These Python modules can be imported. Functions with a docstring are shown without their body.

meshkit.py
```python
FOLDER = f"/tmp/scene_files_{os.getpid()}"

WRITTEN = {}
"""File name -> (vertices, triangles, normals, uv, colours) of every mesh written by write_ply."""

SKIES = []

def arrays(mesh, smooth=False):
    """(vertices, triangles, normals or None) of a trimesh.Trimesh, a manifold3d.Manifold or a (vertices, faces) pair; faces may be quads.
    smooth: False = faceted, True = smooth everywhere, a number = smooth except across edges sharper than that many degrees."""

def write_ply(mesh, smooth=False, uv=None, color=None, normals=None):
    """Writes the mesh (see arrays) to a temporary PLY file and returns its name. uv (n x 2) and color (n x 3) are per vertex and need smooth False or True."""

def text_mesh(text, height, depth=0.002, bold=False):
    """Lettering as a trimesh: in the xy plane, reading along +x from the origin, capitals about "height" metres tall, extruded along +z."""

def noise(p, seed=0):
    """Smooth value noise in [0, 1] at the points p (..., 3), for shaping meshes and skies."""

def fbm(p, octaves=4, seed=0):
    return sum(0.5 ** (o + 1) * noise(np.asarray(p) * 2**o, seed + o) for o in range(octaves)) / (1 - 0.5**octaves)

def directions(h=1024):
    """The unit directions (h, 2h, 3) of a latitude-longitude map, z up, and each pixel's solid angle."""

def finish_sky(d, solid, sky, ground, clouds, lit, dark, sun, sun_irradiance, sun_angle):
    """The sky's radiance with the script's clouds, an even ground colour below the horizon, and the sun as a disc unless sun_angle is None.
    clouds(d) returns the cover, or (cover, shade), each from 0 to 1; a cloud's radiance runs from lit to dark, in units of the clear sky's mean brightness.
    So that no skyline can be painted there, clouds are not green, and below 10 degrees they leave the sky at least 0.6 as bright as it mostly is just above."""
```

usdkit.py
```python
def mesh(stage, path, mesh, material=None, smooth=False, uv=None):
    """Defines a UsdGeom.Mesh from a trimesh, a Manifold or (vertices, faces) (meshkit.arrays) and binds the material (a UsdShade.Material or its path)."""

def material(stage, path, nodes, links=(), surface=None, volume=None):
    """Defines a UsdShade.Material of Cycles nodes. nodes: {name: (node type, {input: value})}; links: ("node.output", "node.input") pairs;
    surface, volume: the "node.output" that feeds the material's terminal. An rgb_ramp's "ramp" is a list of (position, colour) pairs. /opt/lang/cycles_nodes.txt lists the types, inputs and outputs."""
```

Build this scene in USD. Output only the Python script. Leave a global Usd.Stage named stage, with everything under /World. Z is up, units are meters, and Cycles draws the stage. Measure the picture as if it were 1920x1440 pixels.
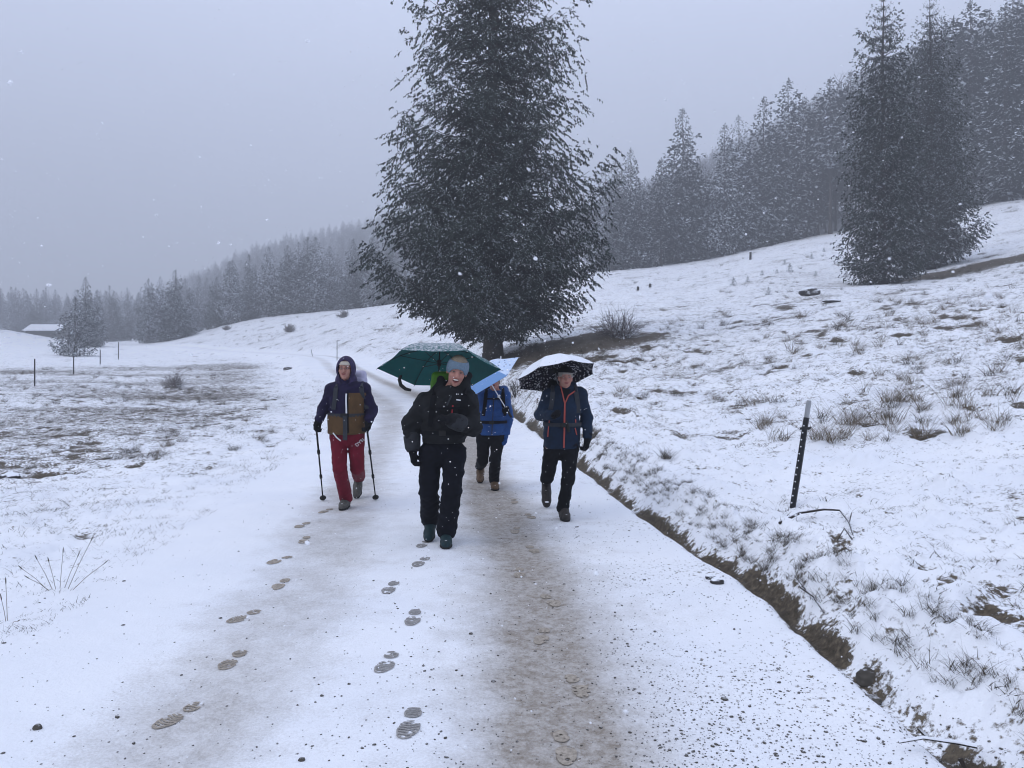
import math, random
import numpy as np
import trimesh, manifold3d, shapely
from shapely import affinity
from shapely.geometry import Polygon, Point, LineString, box as sbox
from scipy.interpolate import PchipInterpolator, RegularGridInterpolator
from scipy import ndimage
from pxr import Usd, UsdGeom, UsdLux, UsdShade, Gf, Sdf, Vt
import usdkit, meshkit

stage = Usd.Stage.CreateInMemory()
UsdGeom.SetStageUpAxis(stage, UsdGeom.Tokens.z)
UsdGeom.SetStageMetersPerUnit(stage, 1.0)
W = UsdGeom.Xform.Define(stage, '/World')
stage.SetDefaultPrim(W.GetPrim())
UsdGeom.Scope.Define(stage, '/World/Looks')

# ------------------------------------------------------------------ camera, sky, sun, exposure
EYE = 1.6            # eye height of the photographer above the road
FPX = 1423.0         # focal length in photograph pixels (1920 wide)
HOR = 680.0          # horizon row in the photograph
cam = UsdGeom.Camera.Define(stage, '/World/camera')
cam.CreateProjectionAttr('perspective')
cam.CreateHorizontalApertureAttr(36.0)
cam.CreateVerticalApertureAttr(27.0)
cam.CreateFocalLengthAttr(36.0 * FPX / 1920)
cam.CreateVerticalApertureOffsetAttr(-(720 - HOR) / 1920 * 36.0)
cam.CreateFStopAttr(8.3)
cam.CreateFocusDistanceAttr(8.0)
cam.CreateExposureAttr(1.12)
cam.AddTranslateOp().Set(Gf.Vec3d(0, 0, EYE))
cam.AddRotateXOp().Set(90.0)

SUN_EL, SUN_AZ = math.radians(50), math.radians(-120)      # behind and left of the photographer, veiled by cloud
sd = np.array([math.sin(SUN_AZ) * math.cos(SUN_EL), math.cos(SUN_AZ) * math.cos(SUN_EL), math.sin(SUN_EL)])
usdkit.material(stage, '/World/Looks/overcast_sky', {
    'sky': ('sky_texture', {'sky_type': 'single_scattering', 'sun_disc': False, 'sun_elevation': SUN_EL, 'sun_rotation': SUN_AZ}),
    'tc': ('texture_coordinate', {}),
    'sep': ('separate_xyz', {}),
    'grad': ('map_range', {'from_min': 0.0, 'from_max': 0.5, 'to_min': 0.42, 'to_max': 1.0, 'clamp': True}),
    'map': ('mapping', {'scale': (1.0, 1.0, 2.2)}),
    'n': ('noise_texture', {'scale': 1.6, 'detail': 5.0, 'roughness': 0.5}),
    'nr': ('map_range', {'from_min': 0.3, 'from_max': 0.7, 'to_min': 0.93, 'to_max': 1.07, 'clamp': True}),
    'mul': ('math', {'math_type': 'multiply'}),
    'cl': ('vector_math', {'math_type': 'scale', 'vector1': (5.55, 6.2, 8.05)}),
    'mix': ('mix_color', {'fac': 0.93, 'use_clamp': False}),
    'bg': ('background_shader', {'strength': 0.1})},
    [('tc.generated', 'sep.vector'), ('sep.z', 'grad.value'), ('tc.generated', 'map.vector'), ('map.vector', 'n.vector'), ('n.fac', 'nr.value'),
     ('grad.result', 'mul.value1'), ('nr.result', 'mul.value2'), ('mul.value', 'cl.scale'), ('sky.color', 'mix.a'), ('cl.vector', 'mix.b'), ('mix.result', 'bg.color')], surface='bg.background')
dome = UsdLux.DomeLight.Define(stage, '/World/sky')
UsdShade.MaterialBindingAPI.Apply(dome.GetPrim()).Bind(UsdShade.Material.Get(stage, '/World/Looks/overcast_sky'))
sun = UsdLux.DistantLight.Define(stage, '/World/sun')
sun.CreateNormalizeAttr(True); sun.CreateIntensityAttr(0.16); sun.CreateAngleAttr(40.0); sun.CreateColorAttr(Gf.Vec3f(1.0, 0.97, 0.93))
z = Gf.Vec3d(*map(float, sd))
sun.AddTransformOp().Set(Gf.Matrix4d().SetRotate(Gf.Rotation(Gf.Vec3d(0, 0, 1), z)))
dome.GetPrim().SetCustomDataByKey('kind', 'structure')

# ------------------------------------------------------------------ helpers
used = {}
def numbered(parent, name):
    key = parent + '/' + name
    n = used.get(key, 0); used[key] = n + 1
    return key if n == 0 else '%s_%03d' % (key, n)

def mat(name):
    return UsdShade.Material.Get(stage, '/World/Looks/' + name)

def tag(p, label=None, cat=None, group=None, kind=None):
    p = p.GetPrim() if hasattr(p, 'GetPrim') else p
    for k, v in (('label', label), ('category', cat), ('group', group), ('kind', kind)):
        if v: p.SetCustomDataByKey(k, v)
    return p

def path_of(parent):
    return '/World' if parent is None else str(parent.GetPath())

def obj(name, mesh, material, parent=None, smooth=False, label=None):
    m = usdkit.mesh(stage, numbered(path_of(parent), name), mesh, mat(material), smooth=smooth)
    if label: m.GetPrim().SetCustomDataByKey('label', label)
    return m

def thing(name, label, cat, loc=(0, 0, 0), rotz=0.0, group=None, scale=None):
    x = UsdGeom.Xform.Define(stage, numbered('/World', name))
    x.AddTranslateOp().Set(Gf.Vec3d(*map(float, loc)))
    if rotz: x.AddRotateZOp().Set(math.degrees(rotz))
    if scale is not None:
        s = (scale,) * 3 if np.ndim(scale) == 0 else scale
        x.AddScaleOp().Set(Gf.Vec3f(*map(float, s)))
    tag(x, label, cat, group)
    return x

def copy_of(src, name, label, cat, loc, rotz=0.0, scale=1.0, group=None):
    x = thing(name, label, cat, loc, rotz, group, scale)
    x.GetPrim().GetReferences().AddInternalReference(src)
    x.GetPrim().SetInstanceable(True)
    return x

def color_primvar(m, name, data):
    UsdGeom.PrimvarsAPI(m).CreatePrimvar(name, Sdf.ValueTypeNames.Color3fArray, 'vertex').Set(Vt.Vec3fArray.FromNumpy(np.asarray(data, np.float32)))

def sstep(a, b, x):
    t = np.clip((x - a) / (b - a), 0, 1)
    return t * t * (3 - 2 * t)

def cat_mesh(parts):
    vs, fs, n = [], [], 0
    for v, f in parts:
        vs.append(np.asarray(v, float)); fs.append(np.asarray(f, int) + n); n += len(v)
    return np.vstack(vs), np.vstack(fs)

def tube(points, radii, sides=6, caps=True):
    p = np.asarray(points, float)
    r = np.broadcast_to(np.asarray(radii, float), (len(p),))
    t = np.gradient(p, axis=0); t /= np.linalg.norm(t, axis=1, keepdims=True) + 1e-12
    ref = np.array([0, 0, 1.0]) if abs(t[:, 2]).mean() < 0.8 else np.array([1.0, 0, 0])
    a = np.cross(t, ref); a /= np.linalg.norm(a, axis=1, keepdims=True) + 1e-12
    b = np.cross(t, a); ang = np.arange(sides) * 2 * np.pi / sides
    v = (p[:, None] + r[:, None, None] * (np.cos(ang)[None, :, None] * a[:, None] + np.sin(ang)[None, :, None] * b[:, None])).reshape(-1, 3)
    i, j = np.meshgrid(np.arange(len(p) - 1), np.arange(sides), indexing='ij'); j2 = (j + 1) % sides
    q = np.stack([i * sides + j, i * sides + j2, (i + 1) * sides + j2, (i + 1) * sides + j], -1).reshape(-1, 4)
    f = np.vstack([q[:, [0, 2, 1]], q[:, [0, 3, 2]]])
    if caps:
        n = len(v); v = np.vstack([v, p[:1], p[-1:]]); k = np.arange(sides); k2 = (k + 1) % sides; e = (len(p) - 1) * sides
        f = np.vstack([f, np.stack([np.full(sides, n), k, k2], 1), np.stack([np.full(sides, n + 1), e + k2, e + k], 1)])
    return v, f

# ------------------------------------------------------------------ materials
def simple(name, color, rough=0.8, noise=0.0, scale=30.0, spec=0.3, bump=0.0, bscale=60.0, **kw):
    nodes = {'p': ('principled_bsdf', dict(base_color=color, roughness=rough, specular_ior_level=spec, **kw))}
    links = []
    if noise or bump:
        nodes['tc'] = ('texture_coordinate', {})
        links_o = 'tc.object'
    if noise:
        nodes['n'] = ('noise_texture', {'scale': scale, 'detail': 5.0, 'roughness': 0.6})
        lo = tuple(c * (1 - noise) for c in color); hi = tuple(min(1, c * (1 + noise)) for c in color)
        nodes['r'] = ('rgb_ramp', {'ramp': [(0.3, lo), (0.7, hi)]})
        links += [(links_o, 'n.vector'), ('n.fac', 'r.fac'), ('r.color', 'p.base_color')]
    if bump:
        nodes['bn'] = ('noise_texture', {'scale': bscale, 'detail': 4.0})
        nodes['b'] = ('bump', {'strength': bump, 'distance': 0.02})
        links += [(links_o, 'bn.vector'), ('bn.fac', 'b.height'), ('b.normal', 'p.normal')]
    usdkit.material(stage, '/World/Looks/' + name, nodes, links, surface='p.BSDF')

def snowy(name, color, cover=0.35, rough=0.85, scale=9.0, var=0.35, snow=(0.80, 0.83, 0.88), lo=0.0, spec=0.2):
    """A material that carries fallen snow where the surface looks up and the noise lets it."""
    usdkit.material(stage, '/World/Looks/' + name, {
        'g': ('geometry', {}), 'tc': ('texture_coordinate', {}), 's': ('separate_xyz', {}),
        'n': ('noise_texture', {'scale': scale, 'detail': 4.0, 'roughness': 0.6}),
        'n2': ('noise_texture', {'scale': scale * 0.35, 'detail': 4.0}),
        'r': ('rgb_ramp', {'ramp': [(0.3, tuple(c * (1 - var) for c in color)), (0.7, tuple(c * (1 + var) for c in color))]}),
        'm1': ('math', {'math_type': 'multiply_add', 'value2': 0.9, 'value3': -0.45}),
        'a': ('math', {'math_type': 'add'}),
        'mr': ('map_range', {'from_min': 1.0 - cover, 'from_max': 1.0 - cover + 0.35, 'to_min': lo, 'to_max': 1.0, 'clamp': True}),
        'mx': ('mix_color', {'b': snow}),
        'p': ('principled_bsdf', {'roughness': rough, 'specular_ior_level': spec})},
        [('g.normal', 's.vector'), ('tc.object', 'n.vector'), ('tc.object', 'n2.vector'), ('n2.fac', 'r.fac'), ('n.fac', 'm1.value1'),
         ('s.z', 'a.value1'), ('m1.value', 'a.value2'), ('a.value', 'mr.value'), ('mr.result', 'mx.fac'), ('r.color', 'mx.a'), ('mx.result', 'p.base_color')], surface='p.BSDF')

# ground: masks per vertex: r = bare soil and grass, g = driven thin snow, b = specks
usdkit.material(stage, '/World/Looks/snow_ground', {
    'g': ('geometry', {}), 'at': ('attribute', {'attribute': 'mask'}), 'sep': ('separate_color', {}),
    'nf': ('noise_texture', {'scale': 26.0, 'detail': 6.0, 'roughness': 0.62}),
    'nm': ('noise_texture', {'scale': 5.5, 'detail': 5.0, 'roughness': 0.6}),
    'nb': ('noise_texture', {'scale': 0.9, 'detail': 4.0}),
    'nx': ('noise_texture', {'scale': 75.0, 'detail': 3.0, 'roughness': 0.7}),
    # bare value
    'c1': ('math', {'math_type': 'multiply_add', 'value2': 1.25}),
    'c2': ('math', {'math_type': 'multiply_add', 'value2': 0.75}),
    'c3': ('math', {'math_type': 'add'}),
    'bare': ('map_range', {'from_min': 1.30, 'from_max': 1.46, 'clamp': True}),
    # specks
    'sp': ('math', {'math_type': 'multiply_add', 'value2': 1.2}),
    'spk': ('map_range', {'from_min': 1.12, 'from_max': 1.22, 'clamp': True}),
    'bmax': ('math', {'math_type': 'maximum'}),
    # driven snow
    'd1': ('math', {'math_type': 'multiply_add', 'value2': 0.7, 'value3': -0.35}),
    'd1b': ('math', {'math_type': 'multiply_add', 'value2': 0.5, 'value3': -0.25}),
    'd2': ('math', {'math_type': 'add'}), 'd2b': ('math', {'math_type': 'add'}),
    'drv': ('map_range', {'from_min': 0.2, 'from_max': 1.05, 'clamp': True}),
    'snowc': ('rgb_ramp', {'ramp': [(0.3, (0.80, 0.825, 0.87)), (0.7, (0.87, 0.885, 0.91))]}),
    'slush': ('rgb_ramp', {'ramp': [(0.35, (0.235, 0.20, 0.16)), (0.65, (0.43, 0.40, 0.365))]}),
    'soil': ('rgb_ramp', {'ramp': [(0.3, (0.03, 0.024, 0.016)), (0.5, (0.075, 0.060, 0.042)), (0.72, (0.16, 0.13, 0.09))]}),
    'x1': ('mix_color', {}), 'x2': ('mix_color', {}),
    'hb': ('math', {'math_type': 'add'}),
    'bump': ('bump', {'strength': 0.35, 'distance': 0.03}),
    'rr': ('map_range', {'from_min': 0.0, 'from_max': 1.0, 'to_min': 0.75, 'to_max': 0.55}),
    'p': ('principled_bsdf', {'specular_ior_level': 0.25})},
    [('at.color', 'sep.color')] + [('g.position', n + '.vector') for n in ('nf', 'nm', 'nb', 'nx')] + [
     ('nf.fac', 'c1.value1'), ('sep.r', 'c1.value3'), ('nm.fac', 'c2.value1'), ('c1.value', 'c2.value3'), ('c2.value', 'bare.value'),
     ('sep.b', 'sp.value1'), ('nf.fac', 'sp.value3'), ('sp.value', 'spk.value'), ('bare.result', 'bmax.value1'), ('spk.result', 'bmax.value2'),
     ('nx.fac', 'd1.value1'), ('nm.fac', 'd1b.value1'), ('d1.value', 'd2.value1'), ('d1b.value', 'd2.value2'), ('d2.value', 'd2b.value1'), ('sep.g', 'd2b.value2'), ('d2b.value', 'drv.value'),
     ('nb.fac', 'snowc.fac'), ('nf.fac', 'slush.fac'), ('nf.fac', 'soil.fac'),
     ('drv.result', 'x1.fac'), ('snowc.color', 'x1.a'), ('slush.color', 'x1.b'), ('bmax.value', 'x2.fac'), ('x1.result', 'x2.a'), ('soil.color', 'x2.b'),
     ('x2.result', 'p.base_color'), ('nf.fac', 'hb.value1'), ('nx.fac', 'hb.value2'), ('hb.value', 'bump.height'), ('bump.normal', 'p.normal'), ('drv.result', 'rr.value'), ('rr.result', 'p.roughness')],
    surface='p.BSDF')

# ------------------------------------------------------------------ terrain: columns of (forward distance, photograph row) or (distance, 'z', height)
COLS = {
    -420: [(1, 'z', 0), (8, 'z', -0.1), (14, 'z', -0.2), (32, 'z', 0.2), (50, 700), (80, 640), (130, 600), (170, 590), (230, 600), (350, 590), (600, 560)],
    0: [(1, 'z', 0), (8, 'z', -0.02), (14, 'z', -0.1), (20, 'z', -0.1), (32, 735), (50, 705), (80, 660), (130, 628), (170, 615), (230, 627), (350, 605), (600, 575)],
    140: [(1, 'z', 0), (8, 'z', -0.02), (14, 'z', -0.08), (20, 'z', -0.05), (32, 737), (50, 703), (80, 667), (130, 648), (170, 642), (250, 630), (350, 600), (600, 560)],
    300: [(1, 'z', 0), (8, 'z', 0), (14, 'z', -0.02), (20, 794), (32, 745), (50, 705), (80, 672), (110, 650), (130, 643), (200, 632), (300, 605), (420, 578), (600, 560)],
    420: [(1, 'z', 0), (8, 'z', 0), (14, 'z', 0), (20, 792), (32, 743), (50, 701), (80, 669), (95, 658), (120, 618), (140, 609), (170, 609), (260, 588), (330, 556), (420, 528), (600, 515)],
    530: [(1, 'z', 0), (8, 'z', 0), (14, 'z', 0), (20, 791), (32, 740), (50, 697), (80, 664), (100, 632), (125, 597), (140, 590), (170, 590), (260, 568), (330, 524), (420, 490), (600, 475)],
    700: [(1, 'z', 0), (8, 'z', 0), (14, 'z', 0), (20, 790), (32, 732), (45, 691), (60, 655), (85, 602), (110, 577), (150, 575), (260, 545), (330, 496), (420, 452), (600, 435)],
    780: [(1, 'z', 0), (8, 'z', 0), (14, 'z', 0.02), (20, 788), (30, 738), (40, 700), (60, 642), (80, 592), (105, 566), (140, 565), (260, 536), (330, 482), (420, 432), (600, 415)],
    925: [(1, 'z', 0), (8, 'z', 0), (14, 'z', 0.05), (20, 778), (26, 706), (30, 676), (40, 642), (60, 600), (90, 550), (120, 545), (260, 500), (420, 430), (600, 410)],
    1100: [(1, 'z', 0), (8, 'z', 0), (11, 'z', 0.12), (13, 822), (15, 775), (20, 715), (30, 640), (45, 590), (70, 545), (110, 513), (135, 508), (200, 478), (400, 430), (600, 420)],
    1300: [(1, 'z', 0), (6, 'z', 0.03), (8, 950), (12, 830), (16, 755), (20, 705), (30, 632), (45, 575), (70, 530), (100, 500), (130, 487), (200, 440), (260, 385), (400, 350), (600, 345)],
    1500: [(1, 'z', 0), (4, 'z', 0.02), (5.5, 'z', 0.06), (7.8, 953), (12, 810), (16, 725), (20, 672), (30, 600), (45, 548), (70, 495), (100, 455), (130, 445), (200, 368), (260, 290), (400, 250), (600, 245)],
    1700: [(1, 'z', 0), (3.3, 'z', 0.03), (5, 'z', 0.12), (7.8, 922), (12, 775), (16, 690), (20, 640), (30, 572), (45, 536), (52, 526), (70, 482), (100, 420), (130, 407), (200, 305), (260, 200), (400, 160), (600, 155)],
    1920: [(1, 'z', 0.05), (3, 'z', 0.12), (5, 'z', 0.22), (7.8, 892), (12, 742), (16, 657), (20, 605), (30, 540), (45, 500), (70, 432), (95, 368), (130, 352), (200, 250), (260, 130), (400, 80), (600, 80)],
    2400: [(1, 'z', 0.05), (3, 'z', 0.2), (5, 'z', 0.42), (7.8, 800), (12, 650), (16, 560), (20, 510), (30, 450), (45, 410), (70, 340), (95, 280), (130, 265), (200, 190), (400, 90), (600, 90)],
}
LR = np.linspace(math.log(0.3), math.log(720), 420)
us = sorted(COLS); tab = []
phis = [math.atan((u - 960) / FPX) for u in us]
for u, ph in zip(us, phis):
    rr, zz = [math.log(0.3)], [0.0]
    for row in COLS[u]:
        rr.append(math.log(row[0] / math.cos(ph)))
        zz.append(row[2] if row[1] == 'z' else EYE + (HOR - row[1]) / FPX * row[0])
    rr.append(math.log(760 / math.cos(ph))); zz.append(zz[-1])
    tab.append(PchipInterpolator(rr, zz)(np.clip(LR, rr[0], rr[-1])))
tab = np.array(tab)
back = tab.mean(0) * 0.3
PH = np.linspace(-math.pi, math.pi, 1441)
allphi = [-math.pi] + [phis[0] - 0.5] + phis + [phis[-1] + 0.5] + [math.pi]
alltab = np.vstack([back, tab[0] * 0.8 + back * 0.2, tab, tab[-1], back])
TAB = PchipInterpolator(allphi, alltab, axis=0)(PH)
TAB = ndimage.gaussian_filter(TAB, (6, 1.2), mode='nearest')
BASE = RegularGridInterpolator((PH, LR), TAB, bounds_error=False, fill_value=None)

ROADC = np.array([(-0.5, -8), (-0.5, -3), (-0.52, 0), (-0.58, 3), (-0.68, 5.4), (-0.98, 8), (-1.3, 11), (-1.72, 15), (-2.4, 20.7), (-3.5, 26), (-5.0, 31), (-7.4, 38), (-10.0, 46), (-14.5, 60), (-25, 80), (-40, 98), (-57, 115), (-85, 138), (-120, 150)], float)
tt = np.concatenate([[0], np.cumsum(np.linalg.norm(np.diff(ROADC, axis=0), axis=1))])
RT = np.concatenate([np.linspace(0, 60, 160), np.linspace(60, tt[-1], 140)[1:]])
RC = PchipInterpolator(tt, ROADC)(RT)

def road_coords(x, y):
    """(signed lateral distance, arc length) to the road's centre line"""
    from scipy.spatial import cKDTree
    p = np.stack([np.ravel(x), np.ravel(y)], 1)
    _, k = cKDTree(RC).query(p)
    best = np.full(len(p), 1e9); s = np.zeros(len(p)); t = np.zeros(len(p))
    for dk in (-1, 0):
        a = np.clip(k + dk, 0, len(RC) - 2)
        A, B = RC[a], RC[a + 1]; d = B - A; L = np.linalg.norm(d, axis=1)
        w = np.clip(((p - A) * d).sum(1) / L ** 2, 0, 1)
        q = p - (A + w[:, None] * d); dist = np.linalg.norm(q, axis=1)
        side = np.sign(d[:, 1] * q[:, 0] - d[:, 0] * q[:, 1])
        m = dist < best
        best[m] = dist[m]; s[m] = (side * dist)[m]; t[m] = (RT[a] + w * L)[m]
    return s.reshape(np.shape(x)), t.reshape(np.shape(x))

DITCH = 2.42
def base_z(x, y):
    r = np.hypot(x, y); ph = np.arctan2(x, y)
    return BASE(np.stack([ph, np.log(np.maximum(r, 0.31))], -1))

RZ = ndimage.gaussian_filter1d(base_z(RC[:, 0], RC[:, 1]), 2.0)       # road level along its centre

def n2(x, y, s, seed, oct=4):
    p = np.stack([np.ravel(x) * s, np.ravel(y) * s, np.full(np.size(x), 3.7 + seed)], 1)
    return (meshkit.fbm(p, oct, seed) - 0.5).reshape(np.shape(x)) * 2

TREE = (-0.75, 30.0)
def ground_full(x, y, masks=True):
    """height and the three masks"""
    x = np.asarray(x, float); y = np.asarray(y, float)
    zb = base_z(x, y); r = np.hypot(x, y)
    s, t = road_coords(x, y)
    zr = np.interp(t, RT, RZ)
    inroad = 1 - sstep(1.9, 3.4, np.abs(s + 0.2))
    z = zb * (1 - inroad) + zr * inroad
    wob = n2(x, y, 0.9, 5, 3) * 0.10
    near = 1 - sstep(30, 60, t)
    # field roughness, none on the road
    off = sstep(2.0, 3.2, np.abs(s + 0.15 + wob))
    right = sstep(2.35, 2.75, s + wob)
    b1 = n2(x, y, 2.6, 11, 4); b2 = n2(x, y, 0.55, 12, 4); b3 = n2(x, y, 9.0, 13, 3)
    hum = np.maximum(b1, -0.25)
    fine = 1 - sstep(20, 60, r)
    z = z + off * (hum * 0.11 * (1 - sstep(15, 45, r) * 0.3) + b2 * 0.10 * (0.5 + sstep(10, 60, r) * 1.6) + b3 * 0.018 * fine)
    rough_r = right * fine
    spots = off * fine * sstep(0.26, 0.50, n2(x, y, 1.5, 53, 4) + 0.06 * right)
    z = z - 0.05 * spots
    z = z + rough_r * (np.maximum(b1, 0) * 0.10 + np.maximum(n2(x, y, 5.0, 21, 3), 0.0) * 0.085)
    # ditch and bank on the right
    dit = near * np.exp(-((s - DITCH - wob) / 0.095) ** 2)
    z = z - 0.11 * dit
    bank = near * sstep(DITCH + 0.08, DITCH + 0.42, s + wob * 1.3)
    z = z + 0.16 * bank * (1 - 0.55 * sstep(DITCH + 0.5, DITCH + 2.5, s))
    ledge = near * np.exp(-((s - DITCH - 0.38 - wob) / 0.22) ** 2)
    z = z + ledge * (np.maximum(n2(x, y, 6.0, 31, 3), -0.1) * 0.16)
    # wheel tracks
    lt = np.exp(-np.abs((s + 0.87 + n2(x, y, 0.4, 41, 2) * 0.10) / 0.46) ** 2.6)
    rt = np.exp(-np.abs((s - 0.80 - n2(x, y, 0.4, 42, 2) * 0.08) / 0.36) ** 2.2)
    z = z - 0.022 * (lt + rt) * near + 0.006 * b3 * (1 - off) * fine
    if not masks: return z, None, s, t
    # masks
    patch = sstep(-0.35, 0.5, b2)
    bare = np.zeros_like(z)
    lee = sstep(0.12, 0.55, n2(x, y, 1.7, 51, 4))
    bare += off * (0.12 + 0.05 * sstep(7, 16, r) + 0.14 * lee + 0.14 * sstep(0.0, 0.6, -b1) * fine + 0.18 * sstep(0.15, 0.6, n2(x, y, 6.5, 52, 4)) * fine)
    bare += 0.42 * spots + 0.30 * off * sstep(0.30, 0.55, n2(x, y, 0.7, 54, 5)) * sstep(12, 25, r)
    # left meadow with tussocks
    lm = sstep(9, 16, r) * (1 - sstep(60, 90, r)) * sstep(-3.2, -6.5, s)
    bare += lm * (0.08 + 0.22 * sstep(-0.3, 0.5, n2(x * 0.35, y, 0.22, 61, 4)))
    mid = sstep(14, 24, y) * (1 - sstep(40, 60, y)) * sstep(-0.5, -4, x + y * 0.30) * sstep(-26, -18, x + 0)
    rs = right * sstep(8, 20, r)
    bare += rs * (0.06 + 0.14 * sstep(0.0, 0.6, n2(x, y, 0.45, 71, 5)))
    bare += 0.88 * dit * (0.22 + 0.78 * sstep(-0.30, 0.30, n2(x, y, 2.2, 81, 4) + 0.1)) + 0.10 * near * np.exp(-((s - DITCH - 0.25 - wob) / 0.17) ** 2)
    # sheltered ground under the big spruce and under the pair on the right
    e1 = np.hypot((x - 2.4) / 4.0, (y - 28.9 - (x - 2) * 0.35) / 3.5)
    bare += 0.58 * (1 - sstep(0.55, 1.2, e1 + n2(x, y, 0.8, 91, 4) * 0.25))
    e2 = np.hypot((x - 31.0) / 7.5, (y - 51 - (x - 29) * 0.12) / 3.2)
    bare += 0.42 * (1 - sstep(0.5, 1.2, e2 + n2(x, y, 0.5, 92, 4) * 0.25))
    driven = (lt * 0.64 * (0.70 + 0.30 * sstep(-0.4, 0.4, n2(x, y, 0.5, 43, 3))) + rt * (0.70 + 0.14 * sstep(-0.3, 0.3, n2(x, y, 0.7, 44, 3)))) * (1 - 0.3 * sstep(40, 90, t))
    driven += 0.30 * np.exp(-((s - 0.85) / 0.95) ** 2) * near + 0.07 * near * (1 - sstep(1.6, 2.6, np.abs(s + 0.1)))
    driven += near * inroad * 0.22 * n2(x, y, 3.1, 45, 4)
    speck = near * (0.27 * sstep(0.95, 1.5, s) * (1 - sstep(2.2, 2.5, s)) + 0.08 * np.exp(-((s + 1.6) / 0.8) ** 2) + 0.10 * off + 0.14) + (1 - near) * 0.2 * off
    speck = speck * (0.85 + 0.25 * sstep(-0.4, 0.5, n2(x, y, 1.2, 99, 3)))
    return z, np.stack([np.clip(bare, 0, 1.2), np.clip(driven, 0, 1), np.clip(speck, 0, 1)], -1), s, t

def gz(x, y):
    x = np.atleast_1d(np.asarray(x, float)); y = np.atleast_1d(np.asarray(y, float))
    z = ground_full(x, y, False)[0]
    return float(z[0]) if z.size == 1 else z

def at(u, row, near=2.0, far=300.0):
    """the place on the ground seen at a photograph pixel"""
    d = np.exp(np.linspace(math.log(near), math.log(far), 400))
    below = np.nonzero(EYE + (HOR - row) / FPX * d <= base_z((u - 960) / FPX * d, d) + 0.25)[0]
    d0 = d[below[0] if len(below) else -1]
    d = np.exp(np.linspace(math.log(max(near, d0 * 0.93)), math.log(min(far, d0 * 1.22)), 70))
    x = (u - 960) / FPX * d; zg = gz(x, d); zray = EYE + (HOR - row) / FPX * d
    below = np.nonzero(zray <= zg)[0]
    k = below[0] if len(below) else len(d) - 1
    if k: 
        w = (zray[k - 1] - zg[k - 1]) / max(1e-9, (zray[k - 1] - zg[k - 1]) - (zray[k] - zg[k])); w = min(max(w, 0), 1)
        dd = d[k - 1] + w * (d[k] - d[k - 1]); return np.array([(u - 960) / FPX * dd, dd, zg[k - 1] + w * (zg[k] - zg[k - 1])])
    return np.array([x[k], d[k], zg[k]])

# one sheet of rings round the photographer, cut into road, ditch and meadow where they meet
ph_d = np.linspace(math.radians(-37), math.radians(37), 640)
ph_c = np.linspace(math.radians(37), math.radians(323), 130)[1:-1]
PHI = np.concatenate([ph_d, ph_c]); NP = len(PHI)
rows = [0.25, 0.6, 1.0, 1.4, 1.8, 2.1, 2.4]
while rows[-1] < 455:
    r = rows[-1]
    rows.append(r * (1 + np.interp(math.log(r), [math.log(x) for x in (2, 6, 20, 120, 200, 700)], [0.0045, 0.0048, 0.0085, 0.010, 0.03, 0.06])))
ROWS = np.array(rows); NR = len(ROWS)
Xg = ROWS[:, None] * np.sin(PHI)[None]; Yg = ROWS[:, None] * np.cos(PHI)[None]
Zg, Mg, Sg, Tg = ground_full(Xg, Yg)
V = np.stack([Xg, Yg, Zg], -1).reshape(-1, 3); MK = Mg.reshape(-1, 3)
V = np.vstack([V, [[0, 0, float(gz(0.0, 0.0))]]]); MK = np.vstack([MK, [[0, 0.2, 0]]])
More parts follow.
